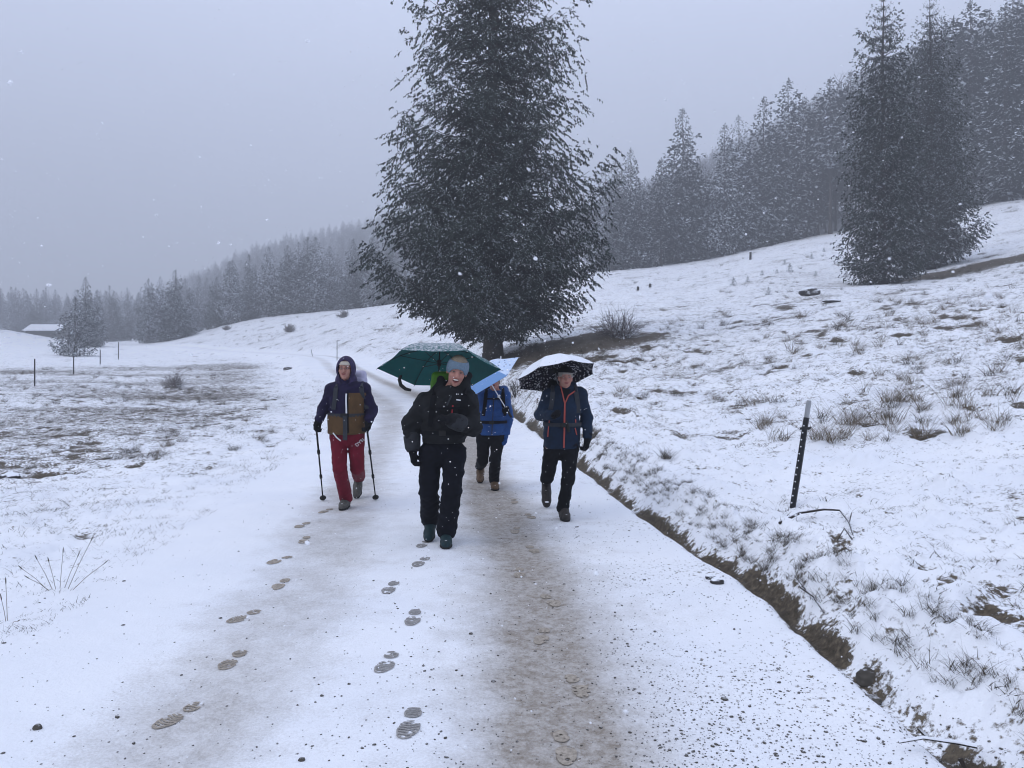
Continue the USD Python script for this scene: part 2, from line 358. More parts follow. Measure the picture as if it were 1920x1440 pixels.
ii, jj = np.meshgrid(np.arange(NR - 1), np.arange(NP), indexing='ij'); j2 = (jj + 1) % NP
quads = np.stack([ii * NP + jj, ii * NP + j2, (ii + 1) * NP + j2, (ii + 1) * NP + jj], -1).reshape(-1, 4)
qs = Sg.reshape(-1)[quads].mean(1); qt = Tg.reshape(-1)[quads].mean(1)
F = quads
k = np.arange(NP); centre = len(V) - 1
kind = np.zeros(len(F), int)
kind[(qs > -2.3) & (qs < DITCH - 0.16)] = 1
kind[(qs >= DITCH - 0.16) & (qs < DITCH + 0.16) & (qt < 52)] = 2
def tri(q): return np.vstack([q[:, [0, 2, 1]], q[:, [0, 3, 2]]])
NRM = meshkit.arrays((V, tri(F)), True)[2]
def ground_piece(name, f, extra=None):
    f = tri(f)
    if extra is not None: f = np.vstack([f, extra])
    keep = np.unique(f); re = np.full(len(V), -1); re[keep] = np.arange(len(keep))
    m = UsdGeom.Mesh.Define(stage, '/World/' + name)
    m.CreatePointsAttr(Vt.Vec3fArray.FromNumpy(V[keep].astype(np.float32)))
    m.CreateFaceVertexCountsAttr(Vt.IntArray.FromNumpy(np.full(len(f), 3, np.int32)))
    m.CreateFaceVertexIndicesAttr(Vt.IntArray.FromNumpy(re[f].astype(np.int32).ravel()))
    m.CreateSubdivisionSchemeAttr('none')
    m.CreateNormalsAttr(Vt.Vec3fArray.FromNumpy(NRM[keep].astype(np.float32))); m.SetNormalsInterpolation('vertex')
    color_primvar(m, 'mask', MK[keep])
    UsdShade.MaterialBindingAPI.Apply(m.GetPrim()).Bind(mat('snow_ground'))
    tag(m, kind='structure')
    return m
meadow = ground_piece('ground', F[kind == 0])
road = ground_piece('road', F[kind == 1], np.stack([np.full(NP, centre), (k + 1) % NP, k], 1))
ditch = ground_piece('ditch', F[kind == 2])
tag(meadow, 'snow covered meadow and hillside on both sides of the road')
tag(road, 'snow covered gravel road with two brownish wheel tracks')
tag(ditch, 'narrow muddy ditch along the right edge of the road')

# ------------------------------------------------------------------ falling snow and cloud: hazy air
usdkit.material(stage, '/World/Looks/haze_air', {'v': ('principled_volume', {'color': (0.93, 0.95, 1.0), 'density': 0.0033, 'anisotropy': 0.0})}, [], volume='v.volume')
ztop, zlow = float(V[:, 2].max()) + 24.0, float(V[:, 2].min()) - 1.0
hz = trimesh.creation.box([1000, 1000, ztop - zlow]); hz.apply_translation([0, 0, (ztop + zlow) / 2])
haze = usdkit.mesh(stage, '/World/haze', hz, mat('haze_air'))
tag(haze, 'pale cold haze of falling snow', kind='stuff')

# ------------------------------------------------------------------ trees
snowy('spruce_needles', (0.032, 0.041, 0.034), cover=0.56, scale=2.2, var=0.6, snow=(0.36, 0.39, 0.42))
snowy('spruce_needles_snowy', (0.022, 0.030, 0.026), cover=0.84, scale=2.0, var=0.45, snow=(0.66, 0.70, 0.75))
snowy('spruce_needles_dark', (0.022, 0.030, 0.025), cover=0.58, scale=2.0, var=0.5, snow=(0.60, 0.64, 0.69))
snowy('spruce_needles_frosted', (0.045, 0.050, 0.052), cover=1.1, scale=1.4, var=0.4, snow=(0.66, 0.70, 0.75))
snowy('spruce_bark', (0.050, 0.042, 0.036), cover=0.10, scale=14.0, var=0.5)
snowy('frosted_twigs', (0.16, 0.14, 0.13), cover=0.75, scale=6.0, var=0.35, snow=(0.66, 0.69, 0.73))
snowy('bare_twigs', (0.085, 0.068, 0.062), cover=0.45, scale=3.0, var=0.4, snow=(0.6, 0.62, 0.66))

def tufts(P, D, L, wid, rng):
    """spindle-shaped needle tufts at P along D, as one mesh"""
    n = len(P)
    D = D / (np.linalg.norm(D, axis=1, keepdims=True) + 1e-9)
    ref = np.where(np.abs(D[:, 2:3]) < 0.85, [[0, 0, 1.0]], [[1.0, 0, 0]])
    A = np.cross(D, ref); A /= np.linalg.norm(A, axis=1, keepdims=True) + 1e-9
    B = np.cross(D, A); w = (L * wid)[:, None]
    a0 = rng.uniform(0, 2 * math.pi, n)
    ring = []
    for k in range(3):
        c, s_ = np.cos(a0 + k * 2.0944)[:, None], np.sin(a0 + k * 2.0944)[:, None]
        ring.append(P + D * (L * 0.4)[:, None] + w * (A * c + B * s_))
    v = np.stack([P] + ring + [P + D * L[:, None]], 1).reshape(-1, 3)
    f = np.array([[0, 2, 1], [0, 3, 2], [0, 1, 3], [4, 1, 2], [4, 2, 3], [4, 3, 1]])
    return v, (f[None] + (np.arange(n) * 5)[:, None, None]).reshape(-1, 3)

def flakes(P, D, L, wid, rng):
    """small flat sprays of needles, two crossed triangles pairs cheaper than a spindle"""
    n = len(P)
    D = D / (np.linalg.norm(D, axis=1, keepdims=True) + 1e-9)
    A = np.cross(D, rng.normal(0, 1, (n, 3)) + [0, 0, 0.9]); A /= np.linalg.norm(A, axis=1, keepdims=True) + 1e-9
    w = (L * wid)[:, None]; m = P + D * (L * 0.45)[:, None]
    up = np.cross(A, D) * (L * 0.12)[:, None]
    v = np.stack([P, m + A * w + up, P + D * L[:, None], m - A * w + up], 1).reshape(-1, 3)
    f = np.array([[0, 1, 2], [0, 2, 3]])
    return v, (f[None] + (np.arange(n) * 4)[:, None, None]).reshape(-1, 3)

def spruce(h, prof, seed, nb, step2, step3, tl, trunk_r, wid=0.13, hang=0.55, clear=0.0, len2=0.34, jag=0.22, limbs=True, rise=0.25, whorl=0.0, thin=0.0, low=-0.30, leaf=None, lobes=1.0, dense=1.1, gaps=(0.0, 1.0, 0.0)):
    """prof: [(height, radius)] outline of the crown. Returns trunk, limbs and needle meshes."""
    rng = np.random.default_rng(seed)
    hs, rs = np.array(prof).T
    q = (np.arange(nb) + rng.uniform(0, 1, nb)) / nb
    z0 = hs[0] + (h * 0.985 - hs[0]) * q ** dense
    if whorl: z0 = z0 + 0.8 * (np.round(z0 / whorl) * whorl - z0)
    az = np.arange(nb) * 2.39996 + rng.normal(0, 0.35, nb)
    lob = 1 + lobes * (0.16 * np.sin(az * 2 + z0 * 0.9 + seed) + 0.10 * np.sin(az * 3 - z0 * 2.1))
    L = np.interp(z0, hs, rs) * lob * rng.uniform(1 - jag * 1.1, 1 + jag * 0.7, nb)
    L = np.maximum(L, 0.02 * h * 0.5)
    up = (z0 / h)
    TP, TD, TL, limbm = [], [], [], []
    for i in range(nb):
        l = L[i]; m = max(3, int(l / (step2 * (1 + thin * up[i]))))
        tf = float(np.clip(l / (0.4 * rs.max()), 0.42, 1))
        s = np.linspace(0.06 if l > 0.6 else 0.0, 1, m) ** 0.85 + rng.uniform(-.3, .3, m) / m
        s = np.clip(s, 0, 1)
        slope = low + (0.45 - low) * up[i] ** 1.5 + rng.normal(0, 0.06)
        dirh = np.array([math.cos(az[i]), math.sin(az[i]), 0]); side = np.array([-dirh[1], dirh[0], 0])
        zz = z0[i] + l * (slope * s + rise * s ** 2.5 - 0.14 * np.sin(s * 3.1))
        C = dirh[None] * (l * s)[:, None] + np.stack([0 * s, 0 * s, zz], 1)
        if limbs:
            ls = np.linspace(0, 0.8, 6)
            lz = z0[i] + l * (slope * ls + rise * ls ** 2.5 - 0.14 * np.sin(ls * 3.1))
            limbm.append(tube(dirh[None] * (l * ls)[:, None] + np.stack([0 * ls, 0 * ls, lz], 1), np.linspace(0.011 * l + 0.012, 0.006, 6), 3, False))
        sg = np.where(np.arange(m) % 2 == 0, 1, -1)
        l2 = len2 * l * (1.05 - 0.62 * s) * rng.uniform(0.6, 1.25, m) + tl * 0.5 * tf
        fw = rng.uniform(0.45, 1.0, m)
        d2 = side[None] * sg[:, None] + dirh[None] * fw[:, None] + np.array([0, 0, 1])[None] * rng.uniform(-0.5, 0.05, m)[:, None]
        d2 /= np.linalg.norm(d2, axis=1, keepdims=True)
        for j in range(m):
            k = max(2, int(l2[j] / step3))
            t = (np.arange(k) + rng.uniform(0.2, 1, k)) / k
            p = C[j] + d2[j][None] * (l2[j] * t)[:, None] - np.array([0, 0, 1])[None] * (l2[j] * 0.30 * t ** 1.6)[:, None]
            dd = d2[j][None] * rng.uniform(0.3, 1.0, k)[:, None] + rng.normal(0, 0.38, (k, 3)); dd[:, 2] -= hang * rng.uniform(0.2, 1.6, k)
            TP.append(p); TD.append(dd); TL.append(tf * tl * rng.uniform(0.6, 1.35, k))
        # tips
        TP.append(C[-2:]); TD.append(np.tile(dirh + [0, 0, rise * 1.2], (2, 1)) + rng.normal(0, .2, (2, 3))); TL.append(np.full(2, tl * 1.1 * tf))
    TP.append(np.stack([np.zeros(5), np.zeros(5), np.linspace(h * 0.95, h * 0.99, 5)], 1)); TD.append(rng.normal(0, .35, (5, 3)) + [0, 0, 1]); TL.append(np.full(5, tl * 0.7))
    TP, TD, TL = np.vstack(TP), np.vstack(TD), np.concatenate(TL)
    if gaps[0]:
        keep = meshkit.fbm(TP * [gaps[1], gaps[1], gaps[1] * 1.7] + seed, 2, seed) > gaps[0] + gaps[2] * np.clip(TP[:, 2] / h - 0.35, 0, 0.4) / 0.4
        TP, TD, TL = TP[keep], TD[keep], TL[keep]
    needles = (leaf or flakes)(TP, TD, TL, wid, rng)
    tz = np.linspace(-0.4, h * 0.99, 16); tr = trunk_r * (1 - np.clip(tz, 0, None) / h) ** 0.8 + 0.01 + trunk_r * 0.55 * np.exp(-np.clip(tz, 0, None) / 0.35) * (tz < 3)
    wob = 0.012 * h * 0.25
    tp = np.stack([np.sin(tz * 0.7 + seed) * wob * tz / h, np.cos(tz * 0.5 + seed) * wob * tz / h, tz], 1)
    trunk = tube(tp, tr, 12)
    return trunk, (cat_mesh(limbm) if limbs else None), needles

def put_tree(t, parts, needle='spruce_needles'):
    trunk, limb, needles = parts
    obj('trunk', trunk, 'spruce_bark', t, smooth=60)
    if limb is not None: obj('branches', limb, 'spruce_bark', t, smooth=60)
    obj('crown', needles, needle, t)
    return t

BIGZ = gz(*TREE)
BIGPROF = [(1.15, 1.7), (1.9, 3.1), (3.0, 4.25), (4.4, 4.45), (6.0, 4.05), (7.4, 3.8), (10.0, 3.4), (12.5, 2.9), (14.5, 2.55), (18, 1.7), (23, 0.1)]
t = thing('spruce_tree', 'big old spruce standing alone right beside the road bend', 'spruce tree', (TREE[0], TREE[1], BIGZ), 0.4)
put_tree(t, spruce(23.0, BIGPROF, 3, 680, 0.105, 0.038, 0.110, 0.32, wid=0.30, hang=0.95, lobes=0.6, len2=0.33, whorl=0.7, thin=0.7, low=-0.16, jag=0.24, gaps=(0.40, 1.15, 0.10)))
# the pair on the slope
p1, p2 = at(1655, 533), at(1745, 505)
t = thing('spruce_tree', 'dark spruce on the right slope, the front one of the close pair', 'spruce tree', p1, 0.0)
put_tree(t, spruce(18.2, [(0.5, 2.0), (1.6, 2.5), (4, 2.5), (7, 2.35), (11, 1.95), (15, 1.3), (17, 0.75), (18.2, 0.12)], 8, 480, 0.16, 0.075, 0.16, 0.24, wid=0.32, hang=0.7, lobes=0.3, dense=1.12, whorl=0.6, thin=0.2,  low=-0.12, gaps=(0.31, 0.9, 0.0)))
t = thing('spruce_tree', 'dark spruce on the right slope, the taller rear one of the close pair', 'spruce tree', p2, 1.0)
put_tree(t, spruce(21.0, [(0.8, 2.6), (2.5, 3.4), (5, 3.2), (9, 2.7), (13, 2.1), (17, 1.4), (19.5, 0.75), (21.0, 0.12)], 9, 500, 0.17, 0.08, 0.17, 0.26, wid=0.32, hang=0.7, lobes=0.3, dense=1.12, whorl=0.65, thin=0.2,  low=-0.12, gaps=(0.31, 0.9, 0.0)))

# forest trees: five shapes of spruce and two of bare broadleaf, 20 m tall each, referenced again and again
UsdGeom.Scope.Define(stage, '/World/Looks/kinds')
def kind_proto(name):
    p = stage.CreateClassPrim('/World/Looks/kinds/' + name); return p
PROTO = []
shapes_ = [
    ([(0.4, 2.6), (2, 3.2), (6, 2.8), (12, 1.55), (17, 0.85), (19, 0.35), (20, 0.06)], 0.0),
    ([(1.0, 2.2), (3, 2.6), (8, 2.3), (13, 1.35), (17.5, 0.75), (19, 0.35), (20, 0.06)], 0.0),
    ([(0.3, 3.1), (2, 3.7), (5, 3.2), (10, 2.1), (16, 1.2), (18.5, 0.5), (20, 0.06)], 0.0),
    ([(8.5, 1.2), (10, 2.1), (13, 1.9), (16, 1.2), (20, 0.08)], 0.45),
    ([(6.5, 1.0), (8, 1.9), (12, 1.9), (16, 1.1), (20, 0.08)], 0.4)]
for i, (prof, clear) in enumerate(shapes_):
    c = kind_proto('forest_spruce_%d' % i)
    trunk, limb, needles = spruce(20.0, prof, 20 + i, 210 if clear == 0 else 150, 0.30, 0.15, 0.42, 0.19, wid=0.30, hang=0.6, low=-0.2, limbs=False, len2=0.32)
    extra = []
    rng = np.random.default_rng(70 + i)
    if clear:      # dead stubs on the bare stem
        for _ in range(26):
            z0 = rng.uniform(1.5, prof[0][0]); a = rng.uniform(0, 6.28); l = rng.uniform(0.4, 1.6)
            extra.append(tube([[0, 0, z0], [math.cos(a) * l, math.sin(a) * l, z0 - l * rng.uniform(0.05, 0.35)]], [0.03, 0.01], 3, False))
        trunk = cat_mesh([trunk] + extra)
    usdkit.mesh(stage, str(c.GetPath()) + '/trunk', trunk, mat('spruce_bark'), smooth=60)
    needles = (needles[0] * [1.25, 1.25, 1], needles[1])
    usdkit.mesh(stage, str(c.GetPath()) + '/crown', needles, mat(['spruce_needles_dark', 'spruce_needles_snowy', 'spruce_needles_frosted', 'spruce_needles_snowy', 'spruce_needles_dark'][i]))
    PROTO.append(c.GetPath())
def bare_tree_mesh(seed, h=17.0):
    rng = np.random.default_rng(seed); out = []
    def grow(p, d, l, r, level):
        n = 4; pts = [p]
        for k in range(n):
            d = d + rng.normal(0, 0.10, 3) + [0, 0, 0.06]; d = d / np.linalg.norm(d); pts.append(pts[-1] + d * l / n)
        out.append(tube(pts, np.linspace(r, r * 0.5, n + 1), 4 if level < 2 else 3, False))
        if level == 4: return
        for _ in range([9, 5, 5, 4][level]):
            f = rng.uniform(0.35, 1.0); q = pts[0] + (pts[-1] - pts[0]) * f
            dd = d + rng.normal(0, 0.55, 3); dd[2] += 0.2
            grow(q, dd / np.linalg.norm(dd), l * rng.uniform(0.36, 0.55), r * 0.5, level + 1)
    grow(np.array([0, 0, -0.3]), np.array([0, 0, 1.0]), h * 0.72, 0.19, 0)
    return cat_mesh(out)
for i in range(2):
    c = kind_proto('forest_broadleaf_%d' % i)
    usdkit.mesh(stage, str(c.GetPath()) + '/branches', bare_tree_mesh(90 + i), mat('bare_twigs'), smooth=60)
    PROTO.append(c.GetPath())

rng = np.random.default_rng(5)
def ux(u, d): return (u - 960) / FPX * d
trees = []     # (distance, x, y, height, kind, place)
def row(upts, dpts, hpts, gap, place, kinds, jit=3.0):
    u = upts[0]
    while u < upts[-1]:
        d = np.interp(u, upts, dpts) + rng.uniform(-jit, jit); h = np.interp(u, upts, hpts) * (rng.uniform(0.78, 1.14) if d < 128 else rng.uniform(0.78, 1.05) * (0.88 if d < 210 else 1.0))
        kd_ = int(rng.choice(kinds))
        if place == 'right' and d < 200 and (1435 < u < 1660 or u > 1845): kd_ = int(rng.choice([3, 3, 4, 5]))
        if not (place == 'right' and 200 < d < 320 and 1435 < u < 1640): trees.append((d, ux(u, d), d, h, kd_, place))
        u += gap * FPX / d * rng.uniform(0.6, 1.4)
SP, STEM, BARE = [0, 1, 2], [3, 4], [5, 6]
R_ = 'right'; L_ = 'left'
# right forest: its edge, then rows behind it up the hill
row([1135, 1250, 1400, 1445], [118, 121, 125, 126], [16, 18.5, 20, 21], 3.0, R_, SP + [0, 1, 4])
row([1450, 1500, 1620, 1760, 1960], [126, 127, 120, 105, 97], [21, 22, 23, 25, 26], 2.6, R_, STEM)
row([1450, 1540, 1620], [136, 138, 134], [21, 22, 24], 2.4, R_, STEM)
row([1420, 1500, 1620, 1760, 1960], [129, 131, 124, 110, 101], [22, 23, 25, 27, 27], 2.0, R_, STEM + STEM + [5])
row([1120, 1250, 1400, 1500, 1620, 1760, 1960], [127, 130, 135, 142, 138, 120, 110], [17, 18, 19, 21, 24, 26, 27], 3.0, R_, SP + STEM + STEM + BARE)
row([1120, 1400, 1620, 1960], [138, 146, 146, 120], [17, 18, 22, 26], 3.8, R_, SP + BARE)
row([1120, 1400, 1620, 1960], [155, 165, 165, 140], [16, 17, 20, 24], 5.0, R_, SP + BARE)
row([1040, 1400, 1620, 1900], [178, 185, 180, 165], [13, 15, 19, 22], 4.2, R_, SP + BARE)
row([1000, 1400, 1620, 1900], [205, 210, 205, 185], [13, 15, 18, 21], 4.5, R_, SP)
for d_ in (222, 236, 250, 264, 278, 294, 312, 332, 356, 384):
    row([1000, 1400, 1620, 1950], [d_ + 4, d_ + 8, d_ + 6, d_ - 12], [13, 15, 17.5, 19], 3.6, R_, SP, 6.0)
# left forest
row([355, 440, 530, 620, 700, 800, 900], [128, 142, 147, 143, 135, 128, 122], [12, 14, 15, 15, 14.5, 12, 11], 3.6, L_, SP)
row([330, 440, 530, 620, 700, 800, 900], [150, 158, 160, 155, 150, 145, 140], [13, 14.5, 15, 14, 14, 14, 12], 4.0, L_, SP)
row([150, 300, 440, 530, 620, 780], [170, 178, 180, 182, 180, 170], [12, 13.5, 14, 14, 14, 14], 4.2, L_, SP)
row([-60, 120, 300, 440, 620, 780], [205, 215, 215, 215, 215, 205], [14.5, 14.5, 14, 14, 14, 14], 4.2, L_, SP)
row([-60, 140, 300, 500, 700], [240, 245, 255, 255, 245], [17, 15, 13, 15, 15], 4.6, L_, SP)
for d_ in (228, 250, 265, 280, 297, 314, 332, 350, 370, 390, 410, 425):
    row([250 + (d_ - 228) * 0.5, 500, 900], [d_ + 5, d_, d_ - 10], [14, 15.5, 15.5], 3.8, L_, SP, 7.0)
for d_ in (225, 258, 275):
    row([-80, 120, 300], [d_, d_, d_], [16, 15, 13], 3.8, L_, SP, 6.0)
# taller singles that break the outline
for u, d, h, kd, pl in [(1280, 124, 25.5, 0, 'R1'), (1182, 122, 19.5, 1, R_), (1155, 124, 18.5, 0, R_), (1432, 126, 25, 0, R_), (1478, 128, 27.5, 1, R_), (1385, 127, 23, 2, R_), (1520, 150, 24, 0, R_), (1552, 150, 25, 1, R_), (1578, 175, 25, 0, R_), (1884, 96, 25, 0, R_), (1900, 104, 29, 2, R_), (1855, 106, 27, 1, R_),
                         (592, 138, 13.9, 1, 'L1'), (577, 140, 14.2, 0, 'L1'), (560, 141, 13.5, 2, 'L1'), (540, 139, 13.0, 0, 'L1'), (662, 136, 12.8, 0, L_), (700, 131, 12.5, 1, L_), (328, 127, 11.8, 0, 'L2'), (300, 128, 11.2, 2, 'L2'), (278, 127, 11.0, 1, 'L2'), (160, 112, 10.6, 0, 'L3'), (182, 116, 9.0, 1, 'L4')]:
    trees.append((d, ux(u, d), d, h, kd, pl))
trees.sort()
TX = np.array([a[1] for a in trees]); TY = np.array([a[2] for a in trees]); TZ = gz(TX, TY) - 0.1
NEAR = 285
LAB = {(R_, 0): 'snow dusted spruce in the forest up the slope on the right', (R_, 1): 'tall bare stemmed spruce in the forest up the slope on the right', (R_, 2): 'leafless broadleaf tree among the spruces up the slope on the right',
       (L_, 0): 'hazy grey spruce in the forest beyond the meadow on the left'}
LAB.update({('R1', 0): 'tall pointed spruce standing out above the left end of the right forest', ('L1', 0): 'taller spruce of the dark clump left of the big spruce', ('L2', 0): 'spruce of the clump at the corner where the left hillside dips to the road',
            ('L3', 0): 'tall spruce right behind the lone small spruce on the left', ('L4', 0): 'shorter spruce just right of the tall one behind the lone small spruce'})
GROUP = {(R_, 0): 'spruces of the right forest', (R_, 1): 'bare stemmed spruces of the right forest', (R_, 2): 'leafless trees of the right forest', (L_, 0): 'spruces of the left forest', ('L1', 0): 'clump left of the big spruce', ('L2', 0): 'clump at the corner of the left forest'}
far = []
for i, (d, x, y, h, kd, pl) in enumerate(trees):
    g = 1 if kd in STEM else 2 if kd in BARE else 0
    sc = h / (20.0 if kd < 5 else 17.0); rz = rng.uniform(0, 6.28); wsc = sc * rng.uniform(0.88, 1.15)
    if i < NEAR:
        copy_of(PROTO[kd], 'broadleaf_tree' if g == 2 else 'forest_spruce', LAB[(pl, g)], 'tree' if g == 2 else 'spruce tree', (x, y, TZ[i]), rz, (wsc, wsc, sc), GROUP.get((pl, g)))
    else:
        far.append((x, y, TZ[i], rz, sc, kd))
def instancer(path, protos, data, label=None, name_kind='stuff'):
    """data: x, y, z, rotation about z, scale (number or triple), prototype index"""
    pi = UsdGeom.PointInstancer.Define(stage, path)
    pi.CreatePrototypesRel().SetTargets(protos)
    pi.CreatePositionsAttr(Vt.Vec3fArray.FromNumpy(np.array([[a[0], a[1], a[2]] for a in data], np.float32)))
    pi.CreateOrientationsAttr(Vt.QuathArray([Gf.Quath(math.cos(a[3] / 2), 0, 0, math.sin(a[3] / 2)) for a in data]))
    pi.CreateScalesAttr(Vt.Vec3fArray.FromNumpy(np.array([(a[4],) * 3 if np.ndim(a[4]) == 0 else a[4] for a in data], np.float32)))
    pi.CreateProtoIndicesAttr(Vt.IntArray([int(a[5]) for a in data]))
    tag(pi, label, kind=name_kind)
    return pi
if far:
    pi = UsdGeom.PointInstancer.Define(stage, '/World/distant_forest')
    protos = []
    for k, pth in enumerate(PROTO[:5]):
        q = UsdGeom.Xform.Define(stage, '/World/distant_forest/spruce_kind_%d' % k); q.GetPrim().GetReferences().AddInternalReference(pth); protos.append(q.GetPath())
    instancer('/World/distant_forest', protos, [a for a in far if a[5] < 5], 'far spruce forest fading into the haze on the hillsides')


# ------------------------------------------------------------------ bushes, grass, stones, posts, prints, hut
snowy('dry_grass', (0.150, 0.118, 0.080), cover=0.30, scale=20.0, var=0.45, snow=(0.66, 0.69, 0.73))
snowy('dark_grass', (0.060, 0.048, 0.032), cover=0.12, scale=20.0, var=0.5, snow=(0.66, 0.69, 0.73))
snowy('wet_stone', (0.075, 0.068, 0.058), cover=0.12, scale=20.0, var=0.5)
snowy('snowed_rock', (0.045, 0.043, 0.042), cover=0.55, scale=5.0, var=0.5, snow=(0.8, 0.83, 0.87))
snowy('weathered_wood', (0.040, 0.034, 0.030), cover=0.20, scale=10.0, var=0.4)
snowy('snowy_wood', (0.035, 0.030, 0.026), cover=0.75, scale=10.0, var=0.4, snow=(0.8, 0.83, 0.87))
snowy('hut_boards', (0.050, 0.042, 0.038), cover=0.05, scale=3.0, var=0.3)
simple('metal_grey', (0.35, 0.36, 0.37), 0.35, metallic=0.8)
simple('roof_snow', (0.82, 0.84, 0.88), 0.8, bump=0.3, bscale=3)
simple('post_paint', (0.012, 0.013, 0.015), 0.5, noise=0.4, scale=30)
simple('bare_ground', (0.33, 0.29, 0.24), 0.75, noise=0.35, scale=55)
simple('wet_ground', (0.29, 0.28, 0.27), 0.7, noise=0.35, scale=55)

def blades(n, h, spread, lean, w, seed, seg=3, droop=0.5):
    """n bent grass blades as thin two-sided strips"""
    rng = np.random.default_rng(seed); vs, fs = [], []; k = 0
    for _ in range(n):
        a = rng.uniform(0, 6.283); r0 = spread * math.sqrt(rng.uniform()); L = h * rng.uniform(0.5, 1.15)
        d = np.array([math.cos(a), math.sin(a), 0]); ln = lean * rng.uniform(0.3, 1.2); dr = droop * rng.uniform(0.2, 1.3)
        s = np.linspace(0, 1, seg + 1)
        b = rng.uniform(0, 6.283); p0 = np.array([math.cos(b) * r0, math.sin(b) * r0, -0.015])
        P = p0 + d[None] * (L * (ln * s + 0.5 * dr * s ** 2))[:, None] + np.array([0, 0, 1.0])[None] * (L * (s - dr * 0.62 * s ** 2.2))[:, None]
        c = rng.uniform(0, 6.283); sd_ = np.array([math.cos(c), math.sin(c), 0]); ww = w * rng.uniform(0.6, 1.3) * (1 - 0.85 * s)
        v = np.stack([P - sd_ * ww[:, None], P + sd_ * ww[:, None]], 1).reshape(-1, 3)
        vs.append(v); f = []
        for i in range(seg): f += [[2 * i, 2 * i + 1, 2 * i + 3], [2 * i, 2 * i + 3, 2 * i + 2]]
        fs.append(np.array(f) + k); k += len(v)
    return np.vstack(vs), np.vstack(fs)

# kinds of grass for the scatter
KINDS = UsdGeom.Scope.Define(stage, '/World/Looks/grass_kinds')
def scatter(name, protos, data, label):
    root = '/World/' + name
    pi = UsdGeom.PointInstancer.Define(stage, root)
    paths = []
    for i, (m, mt) in enumerate(protos):
        usdkit.mesh(stage, root + '/kind_%d' % i, m, mat(mt)); paths.append(Sdf.Path(root + '/kind_%d' % i))
    instancer(root, paths, data, label)

rng = np.random.default_rng(11)
def sample(n, rmin, rmax, phmax=40, power=0.0):
    """points spread so that the picture is covered about evenly"""
    q = rng.uniform(0, 1, n)
    r = 1 / (1 / rmin + (1 / rmax - 1 / rmin) * q) if power == 0 else rmin * (rmax / rmin) ** q
    a = np.radians(rng.uniform(-phmax, phmax, n))
    return r * np.sin(a), r * np.cos(a)
def place(x, y, keep, smin, smax, kinds, sink=0.0):
    x, y = x[keep], y[keep]; z = gz(x, y)
    return [(a, b, c - sink, rng.uniform(0, 6.28), rng.uniform(smin, smax), int(rng.choice(kinds))) for a, b, c in zip(x, y, z)]
def offroad(x, y, left=-2.2, right=DITCH + 0.25):
    s, t = road_coords(x, y); return s, t, (s < left) | (s > right)

sprigs = [(blades(4, 0.06, 0.03, 0.8, 0.0022, 1, 2), 'dark_grass'), (blades(7, 0.05, 0.05, 1.1, 0.0025, 2, 2), 'dark_grass'), (blades(3, 0.10, 0.03, 1.1, 0.0014, 3, 3), 'dry_grass'), (blades(9, 0.035, 0.06, 1.3, 0.0035, 4, 2), 'dark_grass')]
data = []
x, y = sample(19000, 2.6, 45); s, t_, ok = offroad(x, y)
dens = sstep(-0.25, 0.45, n2(x, y, 0.9, 201, 4) + 0.15 * (s > 0))
data += place(x, y, ok & (rng.uniform(0, 1, len(x)) < 0.15 + 0.85 * dens), 0.4, 1.25, [0, 1, 1, 3, 3, 3])
x, y = sample(22000, 7, 95, power=1); s, t_, ok = offroad(x, y)
dens = sstep(-0.2, 0.4, n2(x, y, 0.35, 202, 4) + 0.1)
sc_ = lambda D: [(a, b, c_, d_, e_ * (0.35 + min(1.0, math.hypot(a, b) / 32)), k_) for a, b, c_, d_, e_, k_ in D]
data += sc_(place(x, y, ok & (rng.uniform(0, 1, len(x)) < dens), 0.8, 2.6, [1, 1, 3, 3, 2]))
scatter('grass_tips', sprigs, data, 'short grass tips and dark stubble poking through the thin snow')

tus = [(blades(46, 0.30, 0.09, 0.75, 0.0030, 31, 4, 0.9), 'dry_grass'), (blades(34, 0.24, 0.08, 0.95, 0.0030, 32, 4, 1.0), 'dark_grass'), (blades(24, 0.36, 0.07, 0.5, 0.0024, 33, 4, 0.6), 'dry_grass'), (blades(60, 0.20, 0.13, 1.0, 0.0032, 34, 3, 1.0), 'dark_grass')]
data = []
def cluster(u0, u1, v0, v1, n, smin, smax, kinds, seed, thr=-0.1, sc=0.35):
    r_ = np.random.default_rng(seed)
    for _ in range(n):
        u, v = r_.uniform(u0, u1), r_.uniform(v0, v1)
        p = at(u, v, 3.0, 140.0)
        if n2(np.array([p[0]]), np.array([p[1]]), sc, seed, 3)[0] < thr: continue
        s, _ = road_coords(p[:1], p[1:2])
        if -2.4 < s[0] < DITCH + 0.3: continue
        data.append((p[0], p[1], p[2], r_.uniform(0, 6.28), r_.uniform(smin, smax), int(r_.choice(kinds))))
cluster(1400, 1920, 620, 830, 150, 0.8, 1.5, [0, 0, 2, 1], 301)
cluster(1150, 1450, 610, 760, 50, 0.7, 1.3, [0, 1, 3], 302)
cluster(1500, 1920, 520, 620, 70, 1.0, 1.7, [0, 2, 1], 303)
cluster(0, 420, 690, 760, 110, 0.9, 1.7, [1, 3, 0], 304)
cluster(0, 330, 780, 880, 90, 0.6, 1.2, [1, 3, 0], 305, 0.0)
cluster(330, 600, 740, 860, 60, 0.5, 1.0, [1, 3, 0], 306, 0.05)
cluster(400, 860, 575, 660, 90, 1.0, 2.0, [1, 3], 307, 0.0, 0.12)
cluster(1180, 1620, 460, 620, 110, 1.0, 2.2, [1, 3, 0], 308, 0.0, 0.12)
cluster(950, 1230, 645, 690, 60, 0.5, 1.1, [1, 3], 309, -1.0)
cluster(1700, 1920, 490, 530, 40, 0.8, 1.4, [1, 3], 310, -1.0)
